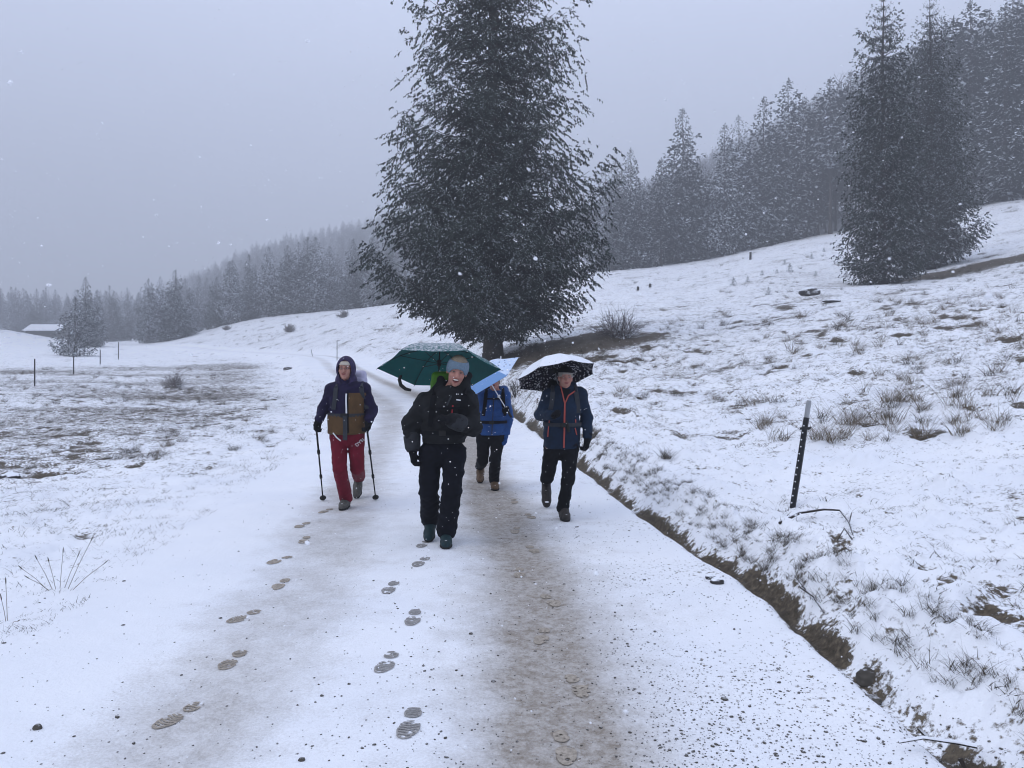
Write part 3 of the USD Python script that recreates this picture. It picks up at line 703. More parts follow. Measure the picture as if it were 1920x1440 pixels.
# dark grass hanging over the ditch bank
tt_ = rng.uniform(0, 24, 620); pos = np.stack([np.interp(tt_, RT, RC[:, 0]), np.interp(tt_, RT, RC[:, 1])], 1); dir_ = np.stack([np.gradient(pos[:, 0]), np.gradient(pos[:, 1])], 1)
for t0 in tt_:
    c = np.array([np.interp(t0, RT, RC[:, 0]), np.interp(t0, RT, RC[:, 1])]); c2 = np.array([np.interp(t0 + 0.1, RT, RC[:, 0]), np.interp(t0 + 0.1, RT, RC[:, 1])])
    d = (c2 - c) / 0.1; n_ = np.array([d[1], -d[0]]); off = DITCH + rng.uniform(0.16, 0.50); p = c + n_ * off
    if p[1] < 2.2: continue
    data.append((p[0], p[1], gz(p[0], p[1]) - 0.01, rng.uniform(0, 6.28), rng.uniform(0.25, 0.60), int(rng.choice([1, 3, 3]))))
scatter('grass_tussocks', tus, data, 'dry tufts of grass bent under the snow')

# single tussocks that stand out
def tussock(u, v, h, n, label, lean=0.9, spread=0.16, mt='dry_grass', seed=0, near=3.0):
    p = at(u, v, near, 100.0)
    m = obj('grass_tussock', blades(n, h, spread, lean, 0.0028, 400 + seed, 5, 0.9), mt)
    UsdGeom.Xformable(m).AddTranslateOp().Set(Gf.Vec3d(*map(float, p)))
    tag(m, label, 'grass tussock')
tussock(1600, 795, 0.62, 170, 'big straw coloured tussock just behind the leaning fence post', 1.0, 0.26, seed=1)
tussock(1540, 822, 0.50, 130, 'grey tussock at the left foot of the big tussock behind the leaning post', 0.9, 0.22, seed=2)
tussock(1690, 752, 0.60, 130, 'arching tussock up the slope from the big one behind the leaning post', 1.0, 0.24, seed=3)
tussock(1800, 768, 0.75, 90, 'tall thin tussock with upright stems at the right edge of the slope', 0.5, 0.22, seed=4)
tussock(1248, 858, 0.20, 120, 'small round dark grass clump on the bank left of the leaning post', 0.9, 0.09, 'dark_grass', 5)
tussock(1480, 640, 0.45, 110, 'spreading tussock in the middle of the right slope', 1.0, 0.22, seed=6)
tussock(1165, 735, 0.36, 70, 'thin tussock on the slope just right of the spotted umbrella', 0.6, 0.16, seed=7)

def shrub(name, u, v, w, h, n, label, seed, mt='frosted_twigs'):
    p = at(u, v, 8.0, 120.0); r_ = np.random.default_rng(seed); out = []
    for _ in range(n):
        a = r_.uniform(0, 6.283); e = r_.uniform(0.25, 1.45); L = h * r_.uniform(0.6, 1.1)
        d = np.array([math.cos(a) * math.cos(e) * w / h * 0.8, math.sin(a) * math.cos(e) * w / h * 0.8, math.sin(e)])
        base = np.array([r_.normal(0, w * 0.12), r_.normal(0, w * 0.12), -0.05]); pts = [base]
        for k in range(4): pts.append(pts[-1] + (d + r_.normal(0, 0.22, 3)) * L / 4)
        out.append(tube(pts, np.linspace(0.012, 0.004, 5) * max(1, p[1] / 30), 3, False))
        for k in (1, 2, 3):
            for _ in range(3):
                q = pts[k] + (pts[k + 1] - pts[k]) * r_.uniform(); dd = d + r_.normal(0, 0.6, 3)
                out.append(tube([q, q + dd * L * 0.16, q + dd * L * 0.3 + [0, 0, 0.02]], np.array([0.006, 0.004, 0.003]) * max(1, p[1] / 30), 3, False))
    m = obj(name, cat_mesh(out), mt); UsdGeom.Xformable(m).AddTranslateOp().Set(Gf.Vec3d(*map(float, p)))
    tag(m, label, 'shrub')
shrub('bare_shrub', 1163, 632, 1.5, 0.85, 110, 'rounded leafless shrub on the slope right behind the big spruce', 1)
shrub('bare_shrub', 328, 727, 0.9, 0.62, 70, 'low leafless shrub in the left meadow below the thin posts', 2)
shrub('bare_shrub', 543, 622, 1.0, 0.9, 60, 'small round shrub on the left hillside, above the hiker with poles', 3)
shrub('bare_shrub', 645, 595, 1.0, 0.8, 50, 'small shrub on the left hillside close to the forest edge', 4)
shrub('bare_shrub', 425, 618, 0.8, 0.7, 40, 'smallest shrub on the left hillside, nearest the forest corner', 5)
shrub('bare_sapling', 968, 742, 0.35, 0.62, 7, 'dark forked twigs sticking up beside the bright blue jacket', 6, 'weathered_wood')

# weed stems with dark heads, left foreground
def weed(u, v, stems, label):
    p = at(u, v, 2.5, 12.0); t = thing('dry_weed', label, 'weed', p)
    for (du, dv, lean) in stems:
        q = W3(u + du, v + dv, p[1] + lean) - p
        b = np.array([q[0] * 0.25, q[1] * 0.25, -0.02])
        s_ = obj('stem', tube([b, (b + q) / 2 + [0, 0, 0.012], q], [0.0022, 0.0018, 0.0016], 4), 'dry_grass', t)
        d = q - b; d /= np.linalg.norm(d)
        obj('seed_head', tube([q, q + d * 0.012, q + d * 0.03, q + d * 0.042], [0.002, 0.0035, 0.003, 0.001], 5), 'dark_grass', s_)
W3 = lambda u, v, d: np.array([(u - 960) / FPX * d, d, EYE + (HOR - v) / FPX * d])
weed(110, 1105, [(-68, -38, 0.02), (-40, -55, 0.06), (-18, -50, 0.03), (8, -68, 0.05), (60, -90, 0.0), (85, -48, -0.05), (35, -60, 0.08), (-55, -20, -0.04)], 'fan of dry weed stems with dark heads in the left foreground')
weed(15, 1165, [(-12, -40, 0.0), (18, 0, -0.1), (-4, -70, 0.04)], 'two or three bent dry stems at the left edge of the foreground')

# the leaning post on the right bank
p = at(1486, 952, 4.0, 14.0)
t = thing('fence_post', 'dark leaning fence post with pale top on the right bank', 'fence post', p)
top = W3(1517, 751, p[1] + 0.05) - p
d = top / np.linalg.norm(top); L_ = float(np.linalg.norm(top))
def sq_post(a, b, w, tw=0.0):
    a, b = np.asarray(a, float), np.asarray(b, float); return tube([a, a + (b - a) * 0.33, a + (b - a) * 0.66, b], w, 6)
obj('stake', tube([d * -0.05, d * L_ * 0.3, d * L_ * 0.6, d * L_ * 0.84], [0.027, 0.029, 0.028, 0.027], 7), 'post_paint', t, 30)
obj('post_top', tube([d * L_ * 0.842, d * L_ * 0.97, d * L_], [0.024, 0.025, 0.021], 7), 'metal_grey', t, 30)
obj('insulator', tube([d * L_ * 0.735 + [-0.055, -0.02, 0], d * L_ * 0.74 + [-0.03, -0.03, 0.004], d * L_ * 0.74 + [0.03, -0.03, 0.0], d * L_ * 0.745 + [0.048, -0.02, 0.006]], [0.010, 0.014, 0.014, 0.009], 7), 'post_paint', t, 40)
rr_ = np.random.default_rng(3); lumps = []
for k in range(12):
    q = d * L_ * (0.05 + 0.065 * k) + np.array([-0.024 + 0.01 * rr_.uniform(), -0.018, 0]); lumps.append(tube([q - [0.008, 0, 0], q, q + [0.008, 0, 0]], [0.002, 0.008, 0.002], 5))
tag(obj('snow_specks', cat_mesh(lumps), 'roof_snow', t, 60), kind='stuff')
# thin posts
def thin_post(name, u, v, top_v, r, label, mt='weathered_wood', cross=False, group=None, du=0.0):
    p = at(u, v, 15.0, 160.0); H = (v - top_v) / FPX * p[1]
    t = thing(name, label, 'post', p, group=group)
    obj('stake', tube([[0, 0, -0.1], [du * H * 0.5, 0, H * 0.5], [du * H, 0, H]], [r, r, r * 0.9], 6), mt, t, 30)
    if cross: obj('arm', tube([[du * H - 0.02, 0, H * 0.97], [du * H + 0.20, 0, H * 0.985]], 0.018, 5), mt, t, 30)
    return p
thin_post('thin_post', 65, 724, 673, 0.030, 'thin dark post in the left meadow, nearest the left edge')
thin_post('thin_post', 138, 702, 668, 0.035, 'thin post in the left meadow right below the lone small spruce')
thin_post('thin_post', 188, 683, 656, 0.040, 'thin post right of the lone small spruce on the left')
thin_post('thin_post', 222, 674, 642, 0.040, 'tallest thin post by the road at the forest corner on the left')
thin_post('thin_post', 632, 676, 638, 0.024, 'thin post with a short arm behind the hood of the hiker with poles', cross=True)
thin_post('thin_post', 586, 668, 655, 0.022, 'thin leaning stick left of the post with a short arm', du=-0.2)
p = thin_post('marker_stake', 939, 692, 676, 0.020, 'short marker stake with a white tip at the foot of the big spruce')
H_ = 16 / FPX * p[1]; obj('white_tip', tube([[0, 0, H_ + 0.003], [0, 0, H_ + 0.16]], [0.022, 0.020], 6), 'roof_snow', stage.GetPrimAtPath('/World/marker_stake'))

# fallen twigs and branches
def twig(label, pts, r0, r1, name='fallen_branch', lift=0.015, sides=[], mt='weathered_wood'):
    P = [at(u, v, 2.5, 20.0) + [0, 0, lift + (dz if dz else 0)] for u, v, dz in pts]
    base = P[0].copy(); t = thing(name, label, 'branch', base)
    P = np.array(P) - base; P[:, 2] = np.maximum(P[:, 2], np.linspace(0, P[-1, 2], len(P)))
    obj('main_stem', tube(P, np.linspace(r0, r1, len(P)), 6), mt, t, 60)
    for sp in sides:
        q = np.array([at(u, v, 2.5, 20.0) + [0, 0, lift + dz] for u, v, dz in sp]) - base
        obj('side_twig', tube(q, np.linspace(r1 * 1.1, r1 * 0.6, len(q)), 5), 'weathered_wood', t, 60)
twig('curved dead twig lying on the snow in front of the leaning post', [(1462, 984, 0.0), (1500, 976, 0.03), (1545, 971, 0.06), (1575, 973, 0.06), (1592, 990, 0.03)], 0.013, 0.006, sides=[[(1592, 990, 0.03), (1601, 1012, 0.0)], [(1592, 990, 0.03), (1597, 975, 0.05)], [(1598, 1015, 0.0), (1583, 1008, 0.05), (1570, 1018, 0.0)]])
twig('snow covered branch lying across the ditch in the lower right corner', [(1685, 1412, 0.03), (1730, 1413, 0.05), (1790, 1411, 0.05), (1832, 1408, 0.06)], 0.006, 0.010, mt='snowy_wood', sides=[[(1800, 1411, 0.05), (1812, 1428, 0.01)], [(1740, 1413, 0.05), (1722, 1400, 0.06)]])
twig('thin stick leaning out of the ditch bank in the lower right', [(1500, 1105, 0.0), (1525, 1138, 0.05), (1545, 1160, 0.02)], 0.006, 0.004)
twig('long thin stick on the slope below the tussocks', [(1510, 1115, 0.02), (1490, 1100, 0.06)], 0.005, 0.003)
# stones
def stone(u, v, size, label, mt='wet_stone', seed=0, flat=0.7, near=2.4, cat='stone', name='stone', sink=0.25):
    p = at(u, v, near, 140.0); r_ = np.random.default_rng(seed)
    m = trimesh.creation.icosphere(3); vv = m.vertices * (1 + 0.32 * (meshkit.fbm(m.vertices * 1.4 + seed * 7.3, 3, seed) - 0.5)[:, None] * 2)
    vv = vv * np.array([1, 0.8, flat]) * size
    o = obj(name, (vv, m.faces), mt, None, 50); UsdGeom.Xformable(o).AddTranslateOp().Set(Gf.Vec3d(float(p[0]), float(p[1]), float(p[2] + size * flat * (0.5 - sink)))); tag(o, label, cat)
stone(70, 1366, 0.020, 'small brown pebble lying alone in the left foreground', seed=1, flat=0.8)
stone(20, 897, 0.13, 'dark rock dusted with snow at the left edge', 'snowed_rock', 2, 0.6)
stone(540, 693, 0.30, 'dark snow topped rock in the meadow left of the hiker with poles', 'snowed_rock', 3, 0.6, 8)
stone(566, 1426, 0.014, 'dark pebble on the road at the bottom centre', seed=4)
stone(1519, 553, 0.55, 'dark snow topped boulder below the spruce pair', 'snowed_rock', 5, 0.6, 8)
stone(1560, 566, 0.4, 'flat dark rock beside the boulder below the spruce pair', 'snowed_rock', 6, 0.25, 8)
stone(925, 1278, 0.013, 'tiny flat stone beside the right wheel track', seed=7, flat=0.35)
stone(883, 1189, 0.012, 'lone dark pebble between the wheel tracks', seed=8)
stone(1635, 1303, 0.05, 'brown stone at the ditch edge in the lower right', seed=9, flat=0.4)
stone(1345, 1093, 0.05, 'round snow capped stone at the ditch edge', 'snowed_rock', 10, 0.7)
stone(1332, 1085, 0.035, 'smaller snow capped stone next to the round one at the ditch edge', 'snowed_rock', 11, 0.7)
stone(1625, 1268, 0.055, 'dark upright stone in the ditch under the grass edge', 'wet_stone', 12, 1.0)
def stump(u, v, h, r, label, seed):
    p = at(u, v, 8.0, 140.0); t = thing('tree_stump', label, 'tree stump', p)
    obj('wood', tube([[0, 0, -0.2], [0, 0, 0.1], [0.02, 0, h]], [r * 1.3, r, r * 0.9], 9), 'weathered_wood', t, 40); obj('snow_cap', tube([[0.02, 0, h - 0.02], [0.02, 0, h + 0.05], [0.02, 0, h + 0.09]], [r * 0.92, r * 0.85, r * 0.4], 9), 'roof_snow', t, 60)
stump(1196, 545, 0.36, 0.11, 'tree stump on the slope right of the big spruce, left one of two', 1)
stump(1219, 539, 0.34, 0.12, 'tree stump on the slope right of the big spruce, right one of two', 2)
stump(1407, 487, 0.9, 0.14, 'tall broken stump at the foot of the right forest', 3)

# young spruces on the slope, and the lone one on the left
sap = spruce(1.6, [(0.05, 0.55), (0.5, 0.5), (1.0, 0.3), (1.6, 0.04)], 55, 46, 0.10, 0.09, 0.16, 0.02, wid=0.16, hang=0.2, limbs=False)
c = kind_proto('young_spruce'); usdkit.mesh(stage, str(c.GetPath()) + '/trunk', sap[0], mat('spruce_bark')); usdkit.mesh(stage, str(c.GetPath()) + '/crown', sap[2], mat('spruce_needles_snowy'))
for i, (u, v, px, lb) in enumerate([(1481, 510, 17, 'below the right forest, the largest of the young ones'), (1471, 496, 10, 'right under the forest edge, left of its gap'), (1429, 516, 10, 'on the slope below the broken stump'), (1402, 528, 11, 'on the slope, farthest down to the left'), (1529, 518, 10, 'on the slope above the boulder'),
                                    (1522, 485, 11, 'close under the forest, left of the pair'), (1587, 520, 12, 'just left of the big pair'), (1457, 513, 9, 'between two other young ones'), (1375, 535, 16, 'alone on the slope to the left'), (1441, 553, 15, 'on the slope, lowest of the young ones'), (1545, 472, 8, 'at the edge of the forest floor')]):
    p = at(u, v, 8.0, 140.0); copy_of(c.GetPath(), 'young_spruce', 'knee high snowy spruce ' + lb, 'young spruce', p, i * 1.3, px / FPX * p[1] / 1.6, 'young spruces on the right slope')
p = at(141, 668, 20.0, 140.0)
t = thing('spruce_tree', 'lone small snowy spruce at the left, standing before the far forest', 'spruce tree', p)
put_tree(t, spruce(6.2 * p[1] / 80, [(0.2, 1.5), (1.0, 1.75), (2.5, 1.35), (4.5, 0.65), (6.2 * p[1] / 80, 0.06)], 61, 130, 0.2, 0.17, 0.34, 0.10, wid=0.15, hang=0.3), 'spruce_needles_snowy')

# the hut far on the left
p = W3(92, 623, 176.0); p[2] = gz(p[0], p[1]) - 0.2
k_ = 176 / FPX
t = thing('hut', 'low wooden hut with a snow covered roof at the forest edge on the left', 'hut', p)
wl, dp, hw, hr = 62 * k_, 5.0, 1.75, 3.0
def box_(a, b): 
    m = trimesh.creation.box(np.abs(np.array(b) - a)); m.apply_translation((np.array(a) + b) / 2); return m
v = np.array([[-wl / 2, -dp / 2, -1.5], [wl / 2, -dp / 2, -1.5], [wl / 2, dp / 2, -1.5], [-wl / 2, dp / 2, -1.5], [-wl / 2, -dp / 2, hw], [wl / 2, -dp / 2, hw], [wl / 2, dp / 2, hw], [-wl / 2, dp / 2, hw], [-wl / 2, 0, hr - 0.1], [wl / 2, 0, hr - 0.1]])
obj('wall', trimesh.convex.convex_hull(v), 'hut_boards', t)
for sgn in (-1, 1):
    q = np.array([[-wl / 2 - 0.4, 0, hr], [wl / 2 + 0.4, 0, hr], [wl / 2 + 0.4, sgn * (dp / 2 + 0.5), hw - 0.2], [-wl / 2 - 0.4, sgn * (dp / 2 + 0.5), hw - 0.2]])
    obj('roof_slope', trimesh.convex.convex_hull(np.vstack([q, q + [0, 0, 0.22]])), 'roof_snow', t)
obj('door', box_([-0.5, -dp / 2 - 0.06, -0.6], [0.5, -dp / 2 - 0.01, 1.3]), 'weathered_wood', t)

# gravel on the road's edge
gk = []
for i in range(4):
    m = trimesh.creation.icosphere(1); r_ = np.random.default_rng(600 + i)
    gk.append(((m.vertices * (1 + r_.normal(0, 0.13, (len(m.vertices), 1))) * [1, 0.8, 0.55], m.faces), 'wet_stone'))
rng = np.random.default_rng(21); data = []
x, y = sample(48000, 2.6, 26, 38); s, t_ = road_coords(x, y)
pr = 0.62 * sstep(0.95, 1.5, s) * (1 - sstep(2.2, 2.45, s)) * sstep(-0.6, 0.4, n2(x, y, 1.6, 210, 3)) + 0.045 * (np.abs(s) < 2.6) + 0.12 * np.exp(-((s - 0.2) / 0.3) ** 2) + 0.25 * np.exp(-((s - 1.25) / 0.3) ** 2) + 0.16 * ((s < -2.0) & (s > -7)) * sstep(0.0, 0.4, n2(x, y, 0.9, 211, 3)) + 0.10 * ((s > DITCH + 0.3) & (s < 9)) * sstep(0.0, 0.4, n2(x, y, 0.9, 212, 3)) + 0.8 * (np.abs(s - DITCH) < 0.12) * 0.5
ok = rng.uniform(0, 1, len(x)) < pr
x, y = x[ok], y[ok]; zz_ = gz(x, y)
for a, b, c_ in zip(x, y, zz_):
    sz = 0.0031 * math.exp(rng.normal(0, 0.45)); data.append((a, b, c_ + sz * 0.15, rng.uniform(0, 6.28), sz, rng.integers(4)))
scatter('gravel', gk, data, 'dark wet grit and gravel showing through the snow along the road')

# boot prints trodden into the snow of the road
def print_shape(kind):
    fx = rng.uniform(0.004, 0.014) * rng.choice([-1, 1])
    fore = shapely.union_all([Point(0, -0.05).buffer(0.047), Point(fx * 0.4, -0.085).buffer(0.045), Point(fx, -0.125).buffer(0.032)]).convex_hull
    heel = shapely.union_all([Point(0, 0.105).buffer(0.034), Point(0, 0.07).buffer(0.036)]).convex_hull
    chew = shapely.union_all([Point(rng.normal(0, 0.05), rng.uniform(-0.17, 0.15)).buffer(rng.uniform(0.006, 0.02), 5) for _ in range(5)])
    fore, heel = fore.difference(chew), heel.difference(chew)
    if fore.geom_type != 'Polygon': fore = max(fore.geoms, key=lambda q: q.area)
    if heel.geom_type != 'Polygon': heel = max(heel.geoms, key=lambda q: q.area)
    if kind == 0:
        return [q.difference(shapely.union_all([Point(rng.uniform(-0.05, 0.05), rng.uniform(-0.15, 0.13)).buffer(rng.uniform(0.004, 0.010), 4) for _ in range(14)])) for q in (fore, heel)]
    out = []
    for zone, ys_, bend in ((fore, np.arange(-0.15, 0.0, 0.0205), 0.35), (heel, np.arange(0.045, 0.14, 0.021), -0.25)):
        bars = [LineString([(-0.07, y_ + bend * 0.07), (0, y_), (0.07, y_ + bend * 0.07)]).buffer(0.0054, cap_style=2) for y_ in ys_]
        g = shapely.union_all(bars).intersection(zone)
        g = g.difference(shapely.union_all([Point(rng.uniform(-0.05, 0.05), rng.uniform(-0.15, 0.13)).buffer(rng.uniform(0.004, 0.013), 4) for _ in range(16)]))
        g = shapely.union_all([g, zone.boundary.buffer(0.004).intersection(sbox(-0.1, -0.2, 0.1, zone.centroid.y + 0.01))])
        out.append(g)
    return out
road_prim = road.GetPrim(); rng = np.random.default_rng(31)
def footprint(u, v, turn, kind, L_=1.0, mt='bare_ground', u2=None):
    p = at(u, v, 2.4, 14.0); vs, fs, n = [], [], 0
    for g in print_shape(kind):
        for q in getattr(g, 'geoms', [g]):
            if q.is_empty or q.area < 2e-5: continue
            m = trimesh.creation.extrude_polygon(q.simplify(0.0012), 0.002, engine='earcut').subdivide_to_size(0.05)
            vs.append(m.vertices); fs.append(m.faces + n); n += len(m.vertices)
    V_ = np.vstack(vs) * [L_, L_, 1]; ca, sa = math.cos(turn), math.sin(turn)
    X = p[0] + V_[:, 0] * ca - V_[:, 1] * sa; Y = p[1] + V_[:, 0] * sa + V_[:, 1] * ca
    Z = gz(X, Y) + 0.0035 + V_[:, 2]
    obj('footprint', (np.stack([X, Y, Z], 1), np.vstack(fs)), mt, road_prim)
for a in [(771, 1352, 0.02, 1), (728, 1240, -0.05, 1), (776, 1157, 0.05, 1), (733, 1101, -0.10, 1), (790, 1053, -0.25, 1), (795, 1020, -0.2, 1)]: footprint(*a, 1.0, 'wet_ground')
for a in [(339, 1340, -0.35, 1), (437, 1237, -0.1, 1), (461, 1155, -0.35, 1), (527, 1095, -0.05, 0), (525, 1050, -0.45, 0), (572, 1012, 0.1, 0), (567, 985, -0.2, 0), (612, 958, -0.2, 0)]: footprint(*a, 0.95)
for a in [(1082, 1286, 0.25, 0), (1018, 1192, -0.15, 0), (1032, 1126, 0.35, 0), (975, 1074, 0.0, 0), (998, 1030, 0.25, 0), (967, 994, -0.15, 0), (993, 968, 0.2, 0), (964, 940, 0.1, 0), (1058, 1400, 0.1, 0)]: footprint(*a, 0.95)

# falling snow
usdkit.material(stage, '/World/Looks/snowflake', {'p': ('principled_bsdf', {'base_color': (0.9, 0.91, 0.93), 'roughness': 0.9, 'specular_ior_level': 0.0}), 't': ('translucent_bsdf', {'color': (0.9, 0.91, 0.93)}), 'm': ('mix_closure', {'fac': 0.5})}, [('p.BSDF', 'm.closure1'), ('t.BSDF', 'm.closure2')], surface='m.closure')
fk = []
for i in range(3):
    m = trimesh.creation.icosphere(0 if i < 2 else 1); r_ = np.random.default_rng(900 + i)
    fk.append(((m.vertices * (1 + r_.normal(0, 0.18, (len(m.vertices), 1))) * [1, 1, [1.0, 0.6, 0.8][i]], m.faces), 'snowflake'))
rng = np.random.default_rng(77); data = []
N_ = 52000
r = (rng.uniform(0.7 ** 3, 15.0 ** 3, N_)) ** (1 / 3); a = np.radians(rng.uniform(-44, 44, N_)); e = rng.uniform(-0.62, 0.62, N_)
x, y, z_ = r * np.sin(a), r * np.cos(a), EYE + r * e; g_ = base_z(x, y)
ok = z_ > g_ + 0.12
for p0, p1, p2 in zip(x[ok], y[ok], z_[ok]): data.append((p0, p1, p2, rng.uniform(0, 6.28), 0.0021 * math.exp(abs(rng.normal(0, 0.36))), rng.integers(2)))
r = rng.uniform(15.0 ** 2, 32.0 ** 2, 9000) ** 0.5; a = np.radians(rng.uniform(-40, 40, 9000)); e = rng.uniform(-0.3, 0.6, 9000)
x, y, z_ = r * np.sin(a), r * np.cos(a), EYE + r * e; ok = z_ > base_z(x, y) + 0.2
for p0, p1, p2 in zip(x[ok], y[ok], z_[ok]): data.append((p0, p1, p2, 0, 0.0045 * math.exp(rng.normal(0, 0.3)), 0))
scatter('falling_snow', fk, data, 'snowflakes falling through the air')

# ------------------------------------------------------------------ people: each shape is a smooth distance field, meshed by surface nets
class Field:
    def __init__(self, lo, hi, h):
        self.lo = np.asarray(lo, float); self.h = h
        n = np.ceil((np.asarray(hi, float) - self.lo) / h).astype(int) + 1
        self.ax = [self.lo[i] + h * np.arange(n[i]) for i in range(3)]
        self.F = np.full(n, 0.5)
    def block(self, lo, hi):
        s = [slice(max(0, int((lo[i] - self.lo[i]) / self.h)), max(0, int((hi[i] - self.lo[i]) / self.h) + 2)) for i in range(3)]
        X, Y, Z = np.meshgrid(*[self.ax[i][s[i]] for i in range(3)], indexing='ij', sparse=True)
        return tuple(s), X, Y, Z
    def put(self, s, d, k, sub=False):
        F = self.F[s]
        if sub:
            d = -d; hh = np.maximum(k - np.abs(F - d), 0) / k; self.F[s] = np.maximum(F, d) + hh * hh * k / 4
        else:
            hh = np.maximum(k - np.abs(F - d), 0) / k; self.F[s] = np.minimum(F, d) - hh * hh * k / 4
    def cone(self, a, b, ra, rb, k=0.03, ys=1.0, sub=False):
        a = np.asarray(a, float); b = np.asarray(b, float); m = max(ra, rb) + k + 0.03
        s, X, Y, Z = self.block(np.minimum(a, b) - m, np.maximum(a, b) + m)
        d = b - a; L2 = d[0] ** 2 + (d[1] * ys) ** 2 + d[2] ** 2 + 1e-9
        px, py, pz = X - a[0], (Y - a[1]) * ys, Z - a[2]
        t = np.clip((px * d[0] + py * d[1] * ys + pz * d[2]) / L2, 0, 1)
        D = np.sqrt((px - t * d[0]) ** 2 + (py - t * d[1] * ys) ** 2 + (pz - t * d[2]) ** 2) - (ra + (rb - ra) * t)
        self.put(s, D, k, sub)
    def ell(self, c, r, R=None, k=0.03, sub=False):
        c = np.asarray(c, float); r = np.asarray(r, float); m = r.max() + k + 0.03
        s, X, Y, Z = self.block(c - m, c + m)
        q = [X - c[0], Y - c[1], Z - c[2]]
        if R is not None:
            q = [R[0, i] * q[0] + R[1, i] * q[1] + R[2, i] * q[2] for i in range(3)]
        k0 = np.sqrt((q[0] / r[0]) ** 2 + (q[1] / r[1]) ** 2 + (q[2] / r[2]) ** 2)
        k1 = np.sqrt((q[0] / r[0] ** 2) ** 2 + (q[1] / r[1] ** 2) ** 2 + (q[2] / r[2] ** 2) ** 2) + 1e-9
        self.put(s, k0 * (k0 - 1.0) / k1, k, sub)
    def clip(self, p, n, k=0.006):
        """keep the side that n points away from"""
        n = np.asarray(n, float); n = n / np.linalg.norm(n)
        X, Y, Z = np.meshgrid(*self.ax, indexing='ij', sparse=True)
        d = (X - p[0]) * n[0] + (Y - p[1]) * n[1] + (Z - p[2]) * n[2]
        self.F = np.maximum(self.F, d)
    def wrinkle(self, amp, fx, fz, seed):
        near = np.argwhere(np.abs(self.F) < 0.03)
        if not len(near): return
        P = self.lo + near * self.h
        w = meshkit.fbm(np.stack([P[:, 0] * fx, P[:, 1] * fx, P[:, 2] * fz + 0.7 * P[:, 0] * fz], 1), 3, seed) - 0.5
        w2 = np.abs(meshkit.fbm(np.stack([P[:, 0] * fx * .6 + 9, P[:, 1] * fx * .6, P[:, 2] * fz * 1.7 - P[:, 0] * fz], 1), 2, seed + 7) - 0.5)
        self.F[near[:, 0], near[:, 1], near[:, 2]] += amp * (w * 1.4 - w2 * 1.6 + 0.25)
    def mesh(self, smooth=1):
        F = np.pad(self.F, 1, constant_values=0.5); lo = self.lo - self.h
        S = F < 0
        C = np.stack([S[i:S.shape[0] - 1 + i, j:S.shape[1] - 1 + j, k:S.shape[2] - 1 + k] for i in (0, 1) for j in (0, 1) for k in (0, 1)])
        act = C.any(0) & ~C.all(0)
        idx = np.full(act.shape, -1); cells = np.argwhere(act); idx[act] = np.arange(len(cells))
        acc = np.zeros((len(cells), 3)); cnt = np.zeros(len(cells))
        cor = [(i, j, k) for i in (0, 1) for j in (0, 1) for k in (0, 1)]
        val = np.stack([F[cells[:, 0] + i, cells[:, 1] + j, cells[:, 2] + k] for i, j, k in cor], 1)
        for a in range(8):
            for b in range(a + 1, 8):
                dvec = np.array(cor[b]) - np.array(cor[a])
                if np.abs(dvec).sum() != 1: continue
                m = (val[:, a] < 0) != (val[:, b] < 0)
                t = val[m, a] / (val[m, a] - val[m, b])
                acc[m] += np.array(cor[a]) + t[:, None] * dvec; cnt[m] += 1
        V = lo + (cells + acc / cnt[:, None]) * self.h
        faces = []
        for ax in range(3):
            o = [(1, 2), (2, 0), (0, 1)][ax]
            sl0 = [slice(1, -1)] * 3; sl1 = [slice(1, -1)] * 3
            sl0[ax] = slice(0, -1); sl1[ax] = slice(1, None)
            a, b = S[tuple(sl0)], S[tuple(sl1)]
            for flip, m in ((False, a & ~b), (True, ~a & b)):
                g = np.argwhere(m)
                if not len(g): continue
                off = np.ones(3, int); off[ax] = 0
                g = g + off
                u = np.zeros(3, int); u[o[0]] = 1; v = np.zeros(3, int); v[o[1]] = 1
                q = [idx[tuple((g - s_).T)] for s_ in (u * 0, u, u + v, v)]
                q = np.stack(q, 1)
                faces.append(q[:, ::-1] if flip else q)
        Q = np.vstack(faces); Q = Q[(Q >= 0).all(1)]
        T = np.vstack([Q[:, [0, 1, 2]], Q[:, [0, 2, 3]]])
        if smooth:
            from scipy.sparse import coo_matrix
            E = np.vstack([T[:, [0, 1]], T[:, [1, 2]], T[:, [2, 0]]])
            A = coo_matrix((np.ones(2 * len(E)), (np.r_[E[:, 0], E[:, 1]], np.r_[E[:, 1], E[:, 0]])), shape=(len(V),) * 2).tocsr(); A.data[:] = 1
            dg = np.maximum(np.asarray(A.sum(1)).ravel(), 1)[:, None]
            for it in range(2 * smooth):
                V = V + 0.5 * (A @ V / dg - V); V = V - 0.52 * (A @ V / dg - V)
        mm = trimesh.Trimesh(V, T, process=False)
        if mm.volume < 0: mm.invert()
        return mm

def W3(u, v, d):
    """the point d metres ahead that a photograph pixel shows"""
    return np.array([(u - 960) / FPX * d, d, EYE + (HOR - v) / FPX * d])

def frame(yaw, pitch, roll):
    """head axes: columns right, back, up for a face that looks along -y"""
    cy, sy, cp, sp, cr, sr = math.cos(yaw), math.sin(yaw), math.cos(pitch), math.sin(pitch), math.cos(roll), math.sin(roll)
    Rz = np.array([[cy, -sy, 0], [sy, cy, 0], [0, 0, 1]]); Rx = np.array([[1, 0, 0], [0, cp, -sp], [0, sp, cp]]); Ry = np.array([[cr, 0, sr], [0, 1, 0], [-sr, 0, cr]])
    return Ry @ Rz @ Rx

